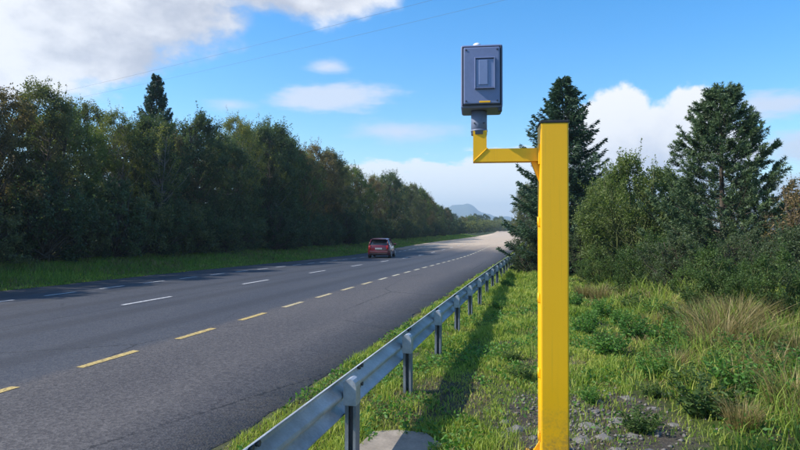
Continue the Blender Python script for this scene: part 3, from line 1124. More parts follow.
pole_l = (-36.0, 33.4)
pole_r = (38.0, 2.6)
wire(0, (pole_l[0] - 0.2, pole_l[1] - 0.5, 10.05), (pole_r[0] - 0.2, pole_r[1] - 0.5, 10.05), 'thin black overhead wire crossing the sky, the upper of two')
wire(0, (pole_l[0] + 0.35, pole_l[1] + 0.75, 10.05), (pole_r[0] + 0.35, pole_r[1] + 0.75, 10.05), 'thin black overhead wire crossing the sky, the lower of two')
for (x, y), lb in ((pole_l, 'tarred wooden utility pole hidden behind the dark roadside wood'), (pole_r, 'tarred wooden utility pole standing beyond the bushes of the verge')):
    g = float(terr(x, y))
    up = empty('utility_pole', (x, y, g), 0)
    put(up, lb, 'utility pole', 'poles carrying the overhead wires')
    bm = bmesh.new(); add_cyl(bm, (0, 0, -0.3), (0, 0, 10.2 - g), 0.14, 0.10, n=12)
    obj('shaft', bm_mesh('shaft', bm, M_pole), parent=up)
    bm = bmesh.new()
    a_ = math.atan2(1.25, 0.55)
    add_box(bm, 0, 0, 0, 1.7, 0.12, 0.1, 0.01, 1, Matrix.Translation((0, 0, 9.85 - g)) @ Matrix.Rotation(a_, 4, 'Z'))
    obj('crossarm', bm_mesh('crossarm', bm, M_pole), parent=up)
    for (ox, oy) in ((-0.2, -0.5), (0.35, 0.75)):
        bm = bmesh.new(); add_cyl(bm, (ox, oy, 9.89 - g), (ox, oy, 10.05 - g), 0.04, 0.03, n=10)
        obj('insulator', bm_mesh('insulator', bm, M_whitep), parent=up)

# ------------------------------------------------------------------ trees


def curve(p0, p1, bend, n=5):
    p0, p1 = np.asarray(p0, float), np.asarray(p1, float)
    m = (p0 + p1) / 2 + np.asarray(bend, float)
    s = np.linspace(0, 1, n)[:, None]
    return (1 - s) ** 2 * p0 + 2 * s * (1 - s) * m + s ** 2 * p1


def broadleaf(H, Wd, z_lo, tips, per_tip, leaf, lmat, bmat, seed, cl=0.5, stems=1, upright=0.3, trunk_r=0.11, narrow=0.0):
    """returns trunk mesh, crown mesh"""
    r = np.random.default_rng(seed)
    tb = Tubes()
    trunks = []
    for s in range(stems):
        a = r.uniform(0, 6.28)
        off = 0.0 if stems == 1 else Wd * 0.16
        topx = np.array([math.cos(a) * off * 1.6 + r.normal(0, .15), math.sin(a) * off * 1.6 + r.normal(0, .15), H * r.uniform(0.86, 0.98)])
        b = np.array([math.cos(a) * off * 0.25, math.sin(a) * off * 0.25, -0.15])
        c_ = curve(b, topx, (r.normal(0, .2), r.normal(0, .2), 0), 9)
        c_[1:-1, :2] += r.normal(0, 0.05, (7, 2))
        tr = trunk_r * (0.75 if stems > 1 else 1)
        tb.add(c_, np.linspace(tr, 0.018, 9), 7)
        trunks.append(c_)
    P_, A_, T_ = [], [], []
    lobes = [(r.uniform(0, 6.28), r.uniform(z_lo, H * 0.85), r.uniform(0.15, 0.4)) for _ in range(7)]
    for q in range(tips):
        # sample a tip in an uneven egg-shaped envelope
        zrel = r.beta(1.35, 1.25)
        z = z_lo + (H - z_lo) * zrel
        prof_ = math.sin(math.pi * min(1, (zrel * 0.86 + 0.13))) ** (0.55 + narrow)
        a = r.uniform(0, 6.28)
        rad = Wd / 2 * prof_ * math.sqrt(r.uniform(0.12, 1.0))
        for (la, lz, ls) in lobes:
            da = (a - la + math.pi) % (2 * math.pi) - math.pi
            rad *= 1 + ls * math.exp(-(da / 0.7) ** 2 - ((z - lz) / (0.14 * H)) ** 2)
        tip = np.array([math.cos(a) * rad, math.sin(a) * rad, z + r.normal(0, 0.12)])
        tk = trunks[r.integers(len(trunks))]
        zs_ = max(0.25, z - rad * r.uniform(0.7, 1.2) - 0.3)
        j = np.argmin(abs(tk[:, 2] - zs_))
        jp = min(j + 1, len(tk) - 1)
        den = tk[jp, 2] - tk[j, 2]
        fr_ = 0 if abs(den) < 1e-6 else np.clip((zs_ - tk[j, 2]) / den, 0, 1)
        start = tk[j] + (tk[jp] - tk[j]) * fr_
        lc = curve(start, tip, (0, 0, -0.12 * rad), 5)
        lc[1:-1] += r.normal(0, 0.04, (3, 3))
        tb.add(lc, np.linspace(0.012 + 0.014 * rad, 0.006, 5), 4)
        d0 = unit(lc[-1] - lc[-2])
        if r.uniform() < 0.34 and z > z_lo + 0.35 * (H - z_lo):
            # a long shoot that breaks the outline
            dr = unit(np.array([tip[0], tip[1], 0]) / (Wd + 1e-6) * 0.8 + np.array([0, 0, 0.9]) + r.normal(0, 0.25, 3))
            e = lc[-1] + dr * cl * r.uniform(1.2, 2.4)
            sc_ = curve(lc[-1], e, r.normal(0, 0.06, 3), 4)
            tb.add(sc_, [0.007, 0.005, 0.004, 0.002], 3)
            m_ = 26
            s_ = r.uniform(0.15, 1.0, m_)
            P_.append(np.stack([np.interp(s_, np.linspace(0, 1, 4), sc_[:, c_i]) for c_i in range(3)], -1) + r.normal(0, 0.03, (m_, 3)))
            A_.append(dr * 0.4 + r.normal(size=(m_, 3)) * 0.8)
            T_.append(np.clip(r.normal(0.5, 0.16, m_), 0, 1))
        # side twigs carrying leaves
        nt = 7
        light = r.uniform(-0.16, 0.16)
        for s in range(nt):
            dr = unit(d0 * 0.5 + r.normal(size=3) * 0.75 + np.array([0, 0, upright]))
            ln = cl * r.uniform(0.5, 1.25)
            b = lc[-1] if s else lc[3]
            e = b + dr * ln
            if s % 2 == 0:
                tb.add(np.stack([b, (b + e) / 2 + r.normal(0, .02, 3), e]), [0.006, 0.004, 0.002], 3)
            m_ = max(2, int(per_tip / nt))
            s_ = r.uniform(0.05, 1.05, (m_, 1))
            pp = b + (e - b) * s_ + r.normal(0, cl * 0.13, (m_, 3))
            P_.append(pp)
            A_.append(dr * 0.5 + r.normal(size=(m_, 3)) * 0.8 + np.array([0, 0, -0.15]))
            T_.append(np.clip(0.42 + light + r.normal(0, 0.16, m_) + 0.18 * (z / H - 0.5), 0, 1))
    P_, A_, T_ = np.concatenate(P_), np.concatenate(A_), np.concatenate(T_)
    P_[:, 2] = np.maximum(P_[:, 2], 0.05)
    n_ = len(P_)
    sz = leaf * r.uniform(0.65, 1.35, n_)
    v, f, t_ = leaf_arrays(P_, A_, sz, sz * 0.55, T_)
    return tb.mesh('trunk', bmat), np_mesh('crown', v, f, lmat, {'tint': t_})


def spruce(H, Rb, seed, whorl=0.31, z_lo=0.2, n_spray=130):
    r = np.random.default_rng(seed)
    tb = Tubes()
    tb.add(np.array([[0, 0, -0.15], [0.02, 0, H * 0.3], [0, 0.03, H * 0.65], [0, 0, H]]), [0.13, 0.1, 0.055, 0.01], 8)
    P_, A_, T_, L_ = [], [], [], []
    z = z_lo
    while z < H - 0.06:
        rel = 1 - z / H
        L0 = Rb * (rel ** 0.70) * (1.0 if rel < 0.9 else 0.8) + 0.06
        nb = int(5 + 4 * rel + 2)
        a0 = r.uniform(0, 6.28)
        for b in range(nb):
            a = a0 + b * 2 * math.pi / nb + r.normal(0, 0.2)
            L = L0 * r.uniform(0.62, 1.18)
            dirh = np.array([math.cos(a), math.sin(a), 0])
            zz_ = z + r.normal(0, whorl * 0.3)
            k = 7
            s = np.linspace(0, 1, k)
            rise = 0.62 - 0.85 * rel           # upper branches climb, lower ones droop
            pts_ = dirh * (L * s)[:, None] + np.array([0, 0, 1.0]) * (zz_ + L * (rise * s - 0.16 * rel * np.sin(s * math.pi) + 0.10 * s ** 3))[:, None]
            tb.add(pts_, np.linspace(0.008 + 0.012 * rel, 0.003, k), 4)
            side = np.array([-dirh[1], dirh[0], 0])
            shade = r.uniform(-0.15, 0.15)
            m_ = max(8, int(n_spray * (0.35 + L * 1.1)))
            st = r.uniform(0.10, 1.0, m_)
            base = np.stack([np.interp(st, s, pts_[:, c]) for c in range(3)], -1)
            sgn = r.choice([-1, 1], m_)
            tw = (0.10 + 0.30 * L * (1 - st)) * r.uniform(0.1, 1.0, m_)
            pos = base + side * (sgn * tw)[:, None] + dirh * (tw * 0.55)[:, None] + np.stack([np.zeros(m_), np.zeros(m_), -0.22 * tw - 0.02 + r.normal(0, 0.025, m_)], -1)
            P_.append(pos)
            A_.append(dirh * 0.9 + side * (sgn * 0.7)[:, None] + r.normal(0, 0.35, (m_, 3)) + np.array([0, 0, -0.15]))
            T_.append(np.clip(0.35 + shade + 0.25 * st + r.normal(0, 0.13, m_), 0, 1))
            L_.append(r.uniform(0.10, 0.21, m_))
        z += whorl * r.uniform(0.75, 1.25) * (0.55 + 0.55 * rel)
    P_, A_, T_, L_ = map(np.concatenate, (P_, A_, T_, L_))
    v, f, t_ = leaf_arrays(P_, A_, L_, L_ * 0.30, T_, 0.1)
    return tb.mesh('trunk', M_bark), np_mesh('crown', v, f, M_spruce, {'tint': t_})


def pine(H, Rb, seed, z_lo=0.7):
    """young plantation pine: regular whorls, upturned shoots ending in brushes of needles"""
    r = np.random.default_rng(seed)
    tb = Tubes()
    tb.add(np.array([[0, 0, -0.15], [0.03, 0, H * 0.3], [-0.02, 0.03, H * 0.65], [0, 0, H]]), [0.12, 0.09, 0.05, 0.012], 8)
    P_, A_, T_, L_ = [], [], [], []

    def brush(p, d, ln, n_, shade):
        d = unit(np.asarray(d, float))
        s = r.uniform(0, 1, n_)
        pos = p + d * (ln * s)[:, None]
        P_.append(pos)
        A_.append(d * 0.75 + unit(r.normal(size=(n_, 3))) * 0.85)
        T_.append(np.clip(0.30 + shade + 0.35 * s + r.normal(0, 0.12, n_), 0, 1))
        L_.append(r.uniform(0.08, 0.14, n_))

    brush(np.array([0, 0, H - 0.5]), (0, 0, 1), 0.62, 110, 0.1)
    z = z_lo
    while z < H - 0.15:
        rel = 1 - z / H
        L0 = Rb * (rel ** 0.92) * (1.0 if rel < 0.8 else 0.85) + 0.06
        nb = int(r.integers(5, 8)) if rel > 0.15 else 5
        a0 = r.uniform(0, 6.28)
        for b in range(nb):
            a = a0 + b * 2 * math.pi / nb + r.normal(0, 0.22)
            L = L0 * r.uniform(0.82, 1.08)
            dirh = np.array([math.cos(a), math.sin(a), 0])
            side = np.array([-dirh[1], dirh[0], 0])
            k = 7
            s = np.linspace(0, 1, k)
            rise = 0.12 + 0.36 * (1 - rel)
            zc = z + L * (rise * s + 0.36 * s ** 3) + r.normal(0, 0.05)
            pts_ = dirh * (L * s)[:, None] + np.array([0, 0, 1.0]) * zc[:, None] + side * (r.normal(0, 0.05) * s)[:, None]
            tb.add(pts_, np.linspace(0.010 + 0.012 * rel, 0.005, k), 4)
            shade = r.uniform(-0.14, 0.14)
            brush(pts_[-1] - 0.1 * unit(pts_[-1] - pts_[-2]), pts_[-1] - pts_[-2] + np.array([0, 0, 0.1]), 0.36, 110, shade + 0.08)
            nt = int(5 + 8 * L)
            for q in range(nt):
                s_ = r.uniform(0.28, 0.97)
                p = np.array([np.interp(s_, s, pts_[:, c]) for c in range(3)])
                sg = r.choice([-1, 1])
                d = dirh * 0.7 + side * sg * r.uniform(0.4, 1.0) + np.array([0, 0, r.uniform(0.15, 0.75)])
                d = unit(d)
                ln = (0.18 + 0.34 * L * (1 - s_)) * r.uniform(0.7, 1.2)
                e = p + d * ln
                tb.add(np.stack([p, (p + e) / 2 + np.array([0, 0, -0.02]), e]), [0.006, 0.005, 0.003], 3)
                brush(p + d * ln * 0.25, d + np.array([0, 0, 0.25]), ln * 0.75 + 0.16, 62, shade)
        z += r.uniform(0.34, 0.44) * (0.72 + 0.4 * rel)
    P_, A_, T_, L_ = map(np.concatenate, (P_, A_, T_, L_))
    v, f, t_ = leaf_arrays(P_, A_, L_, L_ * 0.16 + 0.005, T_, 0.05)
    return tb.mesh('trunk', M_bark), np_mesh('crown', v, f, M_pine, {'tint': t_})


def plant_tree(name, meshes, x, y, rz_, sc, label, cat='tree', group=None, sink=0.0, names=('trunk', 'crown')):
    e = empty(name, (x, y, float(terr(x, y)) - sink), rz_, sc)
    put(e, label, cat, group)
    for nm, me in zip(names, meshes):
        obj(nm, me, parent=e)
    return e


# --- prototypes (unit heights in metres)
T_alder = broadleaf(9.0, 4.6, 1.2, 138, 255, 0.103, M_olive, M_bark, 11, cl=0.62, stems=2, upright=0.35)
T_ash = broadleaf(8.6, 5.0, 1.4, 132, 255, 0.110, M_dark, M_bark, 12, cl=0.66, stems=1, upright=0.15, trunk_r=0.15)
T_birch = broadleaf(9.0, 3.8, 1.8, 138, 221, 0.080, M_yellow, M_birch, 13, cl=0.60, stems=2, upright=-0.05, trunk_r=0.10, narrow=0.2)
T_rust = broadleaf(8.4, 4.4, 1.2, 126, 221, 0.099, M_rust, M_bark, 14, cl=0.6, stems=2, upright=0.2)
T_sally = broadleaf(7.6, 4.4, 0.5, 138, 255, 0.095, M_willow, M_bark, 15, cl=0.62, stems=4, upright=0.45)
T_dark2 = broadleaf(9.4, 4.2, 0.9, 143, 255, 0.103, M_dark, M_bark, 16, cl=0.58, stems=2, upright=0.4, narrow=0.15)
T_under = broadleaf(3.2, 3.4, 0.25, 80, 130, 0.11, M_dark, M_bark, 17, cl=0.42, stems=5, upright=0.3, trunk_r=0.05)
T_under2 = broadleaf(2.6, 3.2, 0.2, 70, 130, 0.11, M_olive, M_bark, 18, cl=0.42, stems=5, upright=0.3, trunk_r=0.05)
T_spruce = spruce(8.8, 2.95, 21)
T_pine = pine(6.7, 2.55, 22)

VAR = {
    'alder': (T_alder, 9.0, 'alder_tree', 'olive leaved alder'),
    'ash': (T_ash, 8.6, 'ash_tree', 'dark green round crowned ash'),
    'birch': (T_birch, 9.0, 'birch_tree', 'yellowing slender birch'),
    'rust': (T_rust, 8.4, 'beech_tree', 'russet brown autumn tree'),
    'sally': (T_sally, 7.6, 'willow_tree', 'grey green many stemmed willow'),
    'dark2': (T_dark2, 9.4, 'sycamore_tree', 'dark narrow crowned tree'),
}
GW = 'trees of the wood on the far side of the road'
seq = ['alder', 'alder', 'sally', 'rust', 'alder', 'rust', 'alder', 'sally', 'birch', 'ash', 'rust', 'dark2', 'ash', 'birch', 'dark2', 'ash', 'sally', 'rust',
       'birch', 'rust', 'alder', 'birch', 'rust', 'sally', 'birch', 'rust', 'birch', 'ash', 'rust', 'birch']


SPIRE_Y = 34.2
WORDS = 'first second third fourth fifth sixth seventh eighth ninth tenth eleventh twelfth thirteenth fourteenth fifteenth sixteenth seventeenth eighteenth nineteenth twentieth'.split()
TENS = {20: 'twenty', 30: 'thirty', 40: 'forty', 50: 'fifty'}


def ordinal(k):
    if k <= 20:
        return WORDS[k - 1]
    b = k // 10 * 10
    return (TENS[b][:-1] + 'ieth') if k == b else TENS[b] + '-' + WORDS[k - b - 1]


def relabel(lst, row):
    far = sorted([e for e in lst if e.location.y >= SPIRE_Y], key=lambda e: e.location.y)
    near = sorted([e for e in lst if e.location.y < SPIRE_Y], key=lambda e: -e.location.y)
    for grp, word in ((far, 'beyond'), (near, 'short of')):
        for k, e in enumerate(grp):
            e['label'] = '%s, %s %s %s the tall spruce spire' % (e['label'], ordinal(k + 1), row, word)


def by_distance(lst, tail, ref):
    for k, e in enumerate(sorted(lst, key=lambda e: (e.location.x - ref[0]) ** 2 + (e.location.y - ref[1]) ** 2)):
        e['label'] = '%s, %s %s' % (e['label'], ordinal(k + 1), tail)


def wood_h(y):
    """height of the roadside wood along the road"""
    return float(np.interp(y, [5, 20, 30, 36, 44, 55, 70, 90, 110, 125, 140, 165], [7.4, 7.5, 7.9, 9.0, 9.7, 10.2, 8.6, 9.2, 9.0, 8.4, 7.2, 5.6]))


row_f, row_b, row_s = [], [], []
y = 6.0
i = 0
while y < 165:
    kd = seq[i % len(seq)]
    me, h0, nm, lb = VAR[kd]
    s_ = wood_h(y) / h0 * (random.uniform(0.95, 1.04) if y < 33 else random.uniform(0.86, 1.08))
    x = -22.6 + random.uniform(-0.8, 0.7) + float(cx(y))
    e = plant_tree(nm, me, x, y, random.uniform(0, 6.28), (s_ * 0.98, s_ * 0.98, s_), lb, group=GW + ', front row')
    row_f.append(e)
    y += random.uniform(2.3, 3.3) * (1 if y < 72 else 1.6)
    i += 1
y = 8.0
while y < 78:
    kd = random.choice(['alder', 'ash', 'dark2', 'rust', 'sally', 'birch' if y > 60 else 'alder'])
    me, h0, nm, lb = VAR[kd]
    s_ = (wood_h(y) + 0.5) / h0 * random.uniform(0.85, 1.06)
    x = -26.6 + random.uniform(-1.2, 1.2) + float(cx(y))
    row_b.append(plant_tree(nm, me, x, y, random.uniform(0, 6.28), s_, lb, group=GW + ', back row'))
    y += random.uniform(3.0, 4.4)
# spruce spires that stand above the wood
for (x, y, s_, lb) in ((-24.2, 34.2, 1.30, 'pointed dark spruce spire rising above the roadside wood'),
                       (-23.6, 47.0, 1.02, 'shorter dark spruce among the broadleaved trees of the wood'),
                       (-24.6, 21.0, 1.05, 'slim dark spruce half buried among olive alders of the wood')):
    plant_tree('spruce_tree', T_spruce, x, y, random.uniform(0, 6), (s_ * 0.58, s_ * 0.58, s_), lb, group='spruces in the roadside wood')
# slender stems with high thin crowns that lean out of the wood edge
T_slim = broadleaf(7.4, 2.6, 3.6, 46, 110, 0.085, M_yellow, M_birch, 41, cl=0.5, stems=2, upright=0.1, trunk_r=0.10)
for (x, y, s_, a, lb) in ((-20.9, 29.6, 0.95, 0.3, 'pale bare stemmed young birch leaning out of the wood, short of the spruce spire'),
                          (-21.0, 45.5, 1.05, 2.0, 'pale bare stemmed young birch at the wood edge well beyond the spruce spire')):
    plant_tree('birch_tree', T_slim, x, y, a, s_, lb, group='slender birches at the wood edge')
# understorey along the wood edge
y = 7.0
i = 0
while y < 160:
    me, lb = ((T_under, 'dark green thicket shrub'), (T_under2, 'olive thicket shrub'))[i % 2]
    s_ = random.uniform(0.7, 1.15)
    x = -20.9 + random.uniform(-0.5, 0.5) + float(cx(y))
    e = plant_tree('thicket_shrub', me, x, y, random.uniform(0, 6.28), (s_, s_, s_ * random.uniform(0.8, 1.2)), lb, 'shrub', 'shrubs along the edge of the wood', names=('stems', 'foliage'))
    row_s.append(e)
    y += random.uniform(1.9, 2.7) * (1 if y < 90 else 1.5)
    i += 1
row_i = []
y = 9.0
i = 0
while y < 120:
    x = -29.5 + random.uniform(-0.8, 0.8)
    s_ = random.uniform(1.0, 1.35)
    me, lb = ((T_under, 'dark green thicket shrub'), (T_under2, 'olive thicket shrub'))[i % 2]
    row_i.append(plant_tree('thicket_shrub', me, x, y, random.uniform(0, 6.28), s_, lb, 'shrub', 'shrubs deep inside the wood', names=('stems', 'foliage')))
    y += random.uniform(2.6, 3.4)
    i += 1
relabel(row_i, 'inner shrub of the wood')
relabel(row_f, 'front-row tree')
relabel(row_b, 'back-row tree')
relabel(row_s, 'wood-edge shrub')
# far roadside trees beyond the wood
dist_l = []
T_hedge = broadleaf(3.4, 4.2, 0.1, 90, 120, 0.16, M_yellow, M_bark, 19, cl=0.5, stems=5, upright=0.3, trunk_r=0.05)
for q, (t, y, kd, h) in enumerate(((-24, 172, 'sally', 5.2), (-21, 183, 'h', 3.4), (-23, 190, 'birch', 5.4), (-20.5, 200, 'h', 3.6), (-24, 207, 'rust', 5.6), (-21, 216, 'h', 3.8), (-23, 226, 'sally', 6.0), (-20, 236, 'h', 3.8),
                      (-24, 246, 'h', 6.0), (-20, 262, 'h', 4.4), (-23, 275, 'alder', 6.4), (-20, 290, 'h', 5), (-24, 305, 'ash', 8.0), (-19, 325, 'h', 5.5), (-21, 345, 'dark2', 8.5), (-17, 365, 'h', 6), (-14, 390, 'h', 7),
                      (-16, 410, 'ash', 9.5), (-8, 425, 'h', 7), (0, 432, 'h', 8), (6, 440, 'ash', 10), (14, 430, 'h', 8), (-30, 400, 'dark2', 11), (-36, 420, 'h', 9), (-46, 430, 'ash', 12), (-24, 450, 'dark2', 12), (-12, 455, 'sally', 11))):
    if kd == 'h':
        me, h0, nm, lb = T_hedge, 3.4, 'hedge_bush', 'sunlit yellow green hedge bush'
    else:
        me, h0, nm, lb = VAR[kd]
    s_ = h / h0
    dist_l.append(plant_tree(nm, me, t + float(cx(y)), y, random.uniform(0, 6), (s_ * 1.15, s_ * 1.15, s_), lb, 'bush' if kd == 'h' else 'tree', group='distant roadside trees, ' + kd))

by_distance(dist_l, 'of the distant trees past the end of the wood', (-22, 165))
# --- right hand side
plant_tree('spruce_tree', T_spruce, 1.02, 27.9, 1.2, (0.98, 0.98, 0.99), 'tall dark conical spruce standing behind the yellow pole', group=None)
plant_tree('pine_tree', T_pine, 5.35, 19.8, 0.4, (1.04, 1.04, 0.915), 'bushy blue green pine with upturned shoots above the verge bushes', group=None)

B_willow = broadleaf(4.2, 3.0, 0.3, 120, 170, 0.075, M_willow, M_stem, 31, cl=0.42, stems=6, upright=0.75, trunk_r=0.05, narrow=0.1)
B_gorse = broadleaf(2.3, 2.5, 0.15, 110, 200, 0.058, M_bramble, M_stem, 32, cl=0.32, stems=6, upright=0.4, trunk_r=0.035)
B_dark = broadleaf(2.6, 2.6, 0.15, 110, 200, 0.062, M_dark, M_bark, 33, cl=0.34, stems=6, upright=0.35, trunk_r=0.04)
B_brown = broadleaf(2.4, 2.2, 0.2, 90, 130, 0.055, M_rust, M_bark, 34, cl=0.34, stems=6, upright=0.5, trunk_r=0.035)


def at(x, d):
    u = (x - 400) / 600
    return d * (u * math.cos(YAW) - math.sin(YAW)), d * (u * math.sin(YAW) + math.cos(YAW))


right = [
    ('willow_bush', B_willow, 632, 20.5, 1.0, 'feathery light green willow bush between the spruce and the pine'),
    ('willow_bush', B_willow, 610, 24.0, 0.92, 'smaller green willow bush tucked against the spruce'),
    ('willow_bush', B_willow, 662, 24.5, 0.98, 'pale green willow bush just behind the blue green pine'),
    ('dark_bush', B_dark, 678, 15.5, 0.62, 'dark green rounded bush below the pine on its road side'),
    ('dark_bush', B_dark, 745, 14.5, 0.62, 'dark green rounded bush standing right in front of the pine'),
    ('dark_bush', B_dark, 800, 13.0, 0.66, 'dark green rounded bush at the end of the thicket, past the pine'),
    ('bramble_bush', B_gorse, 715, 12.2, 0.6, 'mid green bramble bush behind the dry straw coloured grass'),
    ('bramble_bush', B_gorse, 775, 10.8, 0.58, 'mid green bramble bush beside the dark bush past the pine'),
    ('bramble_bush', B_gorse, 648, 17.0, 0.72, 'mid green bramble bush at the foot of the willow'),
    ('bramble_bush', B_gorse, 596, 19.5, 0.5, 'low mid green bramble bush near the yellow pole'),
    ('brown_bush', B_brown, 818, 15.5, 1.15, 'russet brown bush growing among dark green bushes'),
    ('dark_bush', B_dark, 850, 12.0, 0.8, 'dark green rounded bush next to the russet bush'),
    ('willow_bush', B_willow, 860, 17.0, 0.9, 'green willow bush behind the russet bush'),
    ('dark_bush', B_dark, 700, 19.0, 0.6, 'dark green rounded bush hugging the pine trunk'),
    ('dark_bush', B_dark, 530, 26.0, 0.62, 'dark green low bush at the foot of the tall spruce'),
    ('dark_bush', B_dark, 585, 25.0, 0.72, 'dark green low bush between spruce and willow'),
]
for q, (nm, me, xp, d, s_, lb) in enumerate(right):
    x, y = at(xp, d)
    plant_tree(nm, me, x, y, q * 1.7, s_, lb, 'bush', names=('stems', 'foliage'))
back_l = []
# wood behind the verge on the right
for q, (xp, d, kd, h) in enumerate(((600, 40, 'ash', 5.4), (640, 36, 'sally', 4.6), (690, 34, 'alder', 4.4), (740, 32, 'sally', 3.8), (790, 30, 'sally', 3.4), (545, 50, 'dark2', 7), (570, 60, 'ash', 8), (528, 75, 'alder', 7.5), (532, 110, 'ash', 8.5), (850, 30, 'ash', 4.5), (910, 28, 'alder', 5))):
    x, y = at(xp, d)
    me, h0, nm, lb = VAR[kd]
    back_l.append(plant_tree(nm, me, x, y, q * 2.1, h / h0, lb, group='trees behind the verge bushes, ' + kd))

by_distance(back_l, 'scrub tree counted outward from the tall spruce', (1.02, 27.9))

# ------------------------------------------------------------------ weeds: leafy clumps on the verge


def weed(seed, h, spread, n_stems, leaf, mat):
    r = np.random.default_rng(seed)
    tb = Tubes()
    P_, A_, T_, L_ = [], [], [], []
    for s in range(n_stems):
        a = r.uniform(0, 6.28)
        rr_ = spread * math.sqrt(r.uniform(0, 1)) * 0.5
        b = np.array([math.cos(a) * rr_ * 0.6, math.sin(a) * rr_ * 0.6, -0.03])
        e = np.array([math.cos(a) * rr_ * 1.5, math.sin(a) * rr_ * 1.5, h * r.uniform(0.55, 1.1) * (1 - 0.5 * rr_ / spread)])
        c_ = curve(b, e, (0, 0, 0.1 * h), 5)
        tb.add(c_, np.linspace(0.006, 0.002, 5), 4)
        m_ = 22
        st = r.uniform(0.15, 1.0, m_)
        base = np.stack([np.interp(st, np.linspace(0, 1, 5), c_[:, q]) for q in range(3)], -1)
        d = unit(r.normal(size=(m_, 3)) * np.array([1, 1, 0.3]))
        P_.append(base)
        A_.append(d + np.array([0, 0, 0.25]))
        T_.append(np.clip(0.45 + r.normal(0, 0.17, m_), 0, 1))
        L_.append(leaf * (1.25 - 0.7 * st) * r.uniform(0.7, 1.3, m_))
    P_, A_, T_, L_ = map(np.concatenate, (P_, A_, T_, L_))
    v, f, t_ = leaf_arrays(P_, A_, L_, L_ * 0.42, T_, 0.2)
    return tb.mesh('stems', M_stem), np_mesh('leaves', v, f, mat, {'tint': t_})


W1 = weed(51, 0.55, 0.55, 34, 0.085, M_weed)
W2 = weed(52, 0.38, 0.5, 30, 0.075, M_bramble)
wspots = [(706, 6.0, W2, 1.15), (742, 6.6, W1, 1.0), (690, 6.9, W2, 0.9), (770, 6.2, W1, 0.8), (655, 7.6, W1, 0.7), (640, 5.6, W2, 0.7), (520, 7.6, W2, 0.55), (512, 8.6, W2, 0.45),
          (610, 8.8, W1, 0.8), (635, 10.2, W1, 0.9), (585, 10.5, W1, 0.75), (665, 9.3, W1, 0.9), (600, 13, W1, 0.9), (640, 13.5, W2, 1.3), (575, 14.5, W1, 0.8), (700, 9.9, W2, 1.2), (780, 8.0, W2, 1.3),
          (735, 8.2, W1, 1.0), (800, 6.9, W1, 1.0), (690, 11.5, W2, 1.5), (620, 16.5, W2, 1.5), (498, 14.0, W1, 0.5), (505, 20, W1, 0.7), (480, 11.5, W2, 0.4), (590, 6.6, W1, 0.4), (650, 6.7, W2, 0.5), (720, 7.6, W1, .8), (755, 7.4, W2, .9), (668, 8.2, W1, .7), (700, 8.7, W1, .8), (765, 9.2, W1, 1.0), (620, 11.6, W1, .8), (655, 12.4, W1, 1.0), (720, 10.6, W1, .9),
          (740, 11.2, W2, 1.2), (785, 7.0, W1, .7), (590, 12.0, W1, .6), (605, 9.8, W2, .6), (680, 10.2, W1, .9)]
wl1, wl2 = [], []
for q, (xp, d, me, s_) in enumerate(wspots):
    x, y = at(xp, d)
    a = 'bright green leafy weed clump' if me is W1 else 'low dark green leafy weed clump'
    e = plant_tree('leafy_weed', me, x, y, q * 1.3, s_, a, 'weed', 'leafy weeds on the verge, ' + ('bright' if me is W1 else 'dark'), names=('stems', 'leaves'))
    (wl1 if me is W1 else wl2).append(e)

by_distance(wl1, 'such clump counted outward from the yellow pole', (PX, PY))
by_distance(wl2, 'such clump counted outward from the yellow pole', (PX, PY))

# ------------------------------------------------------------------ grass


def grass_mesh(X, Y, hgt, wid, lean, tint, name, mat):
    n_ = len(X)
    Z = terr(X, Y) - 0.01
    a = rng.uniform(0, 2 * np.pi, n_)
    b = rng.uniform(0, 2 * np.pi, n_)
    dirx, diry = np.cos(a), np.sin(a)
    sx, sy = np.cos(b) * wid / 2, np.sin(b) * wid / 2
    ln = lean * hgt
    def p(fr_, lf, wf, sg):
        return np.stack([X + dirx * ln * lf + sg * sx * wf, Y + diry * ln * lf + sg * sy * wf, Z + hgt * fr_], -1)
    v = np.stack([p(0, 0, 1, -1), p(0, 0, 1, 1), p(0.55, 0.3, 0.8, -1), p(0.55, 0.3, 0.8, 1), p(1 - 0.25 * lean, 1, 0, 0)], 1).reshape(-1, 3)
    i_ = np.arange(n_)[:, None] * 5
    f4 = i_ + np.array([[0, 1, 3, 2]])
    f3 = i_ + np.array([[2, 3, 4]])
    return np_mesh(name, v, [f4, f3], mat, {'tint': np.repeat(tint, 5)})


def patchn(X, Y, s=1.0, ph=0.0):
    return (np.sin(X * 1.3 * s + ph) * np.sin(Y * 0.9 * s + 1.3 * ph) + 0.6 * np.sin(X * 2.9 * s - Y * 1.7 * s + ph) + 0.4 * np.sin(X * 5.3 * s + Y * 4.1 * s + 2 * ph)) / 2 * 0.5 + 0.5


def spoil(X, Y):
    return np.hypot((X - 0.45) / 1.15, (Y - 6.1) / 1.75)


def on_slab(X, Y):
    return (X > -1.46 + 0.05 * np.sin(9 * Y)) & (X < -0.85 + 0.06 * np.sin(11 * Y + 1)) & (Y > 3.5) & (Y < 5.28 - 0.3 * np.abs(X + 1.14) + 0.05 * np.sin(17 * X))


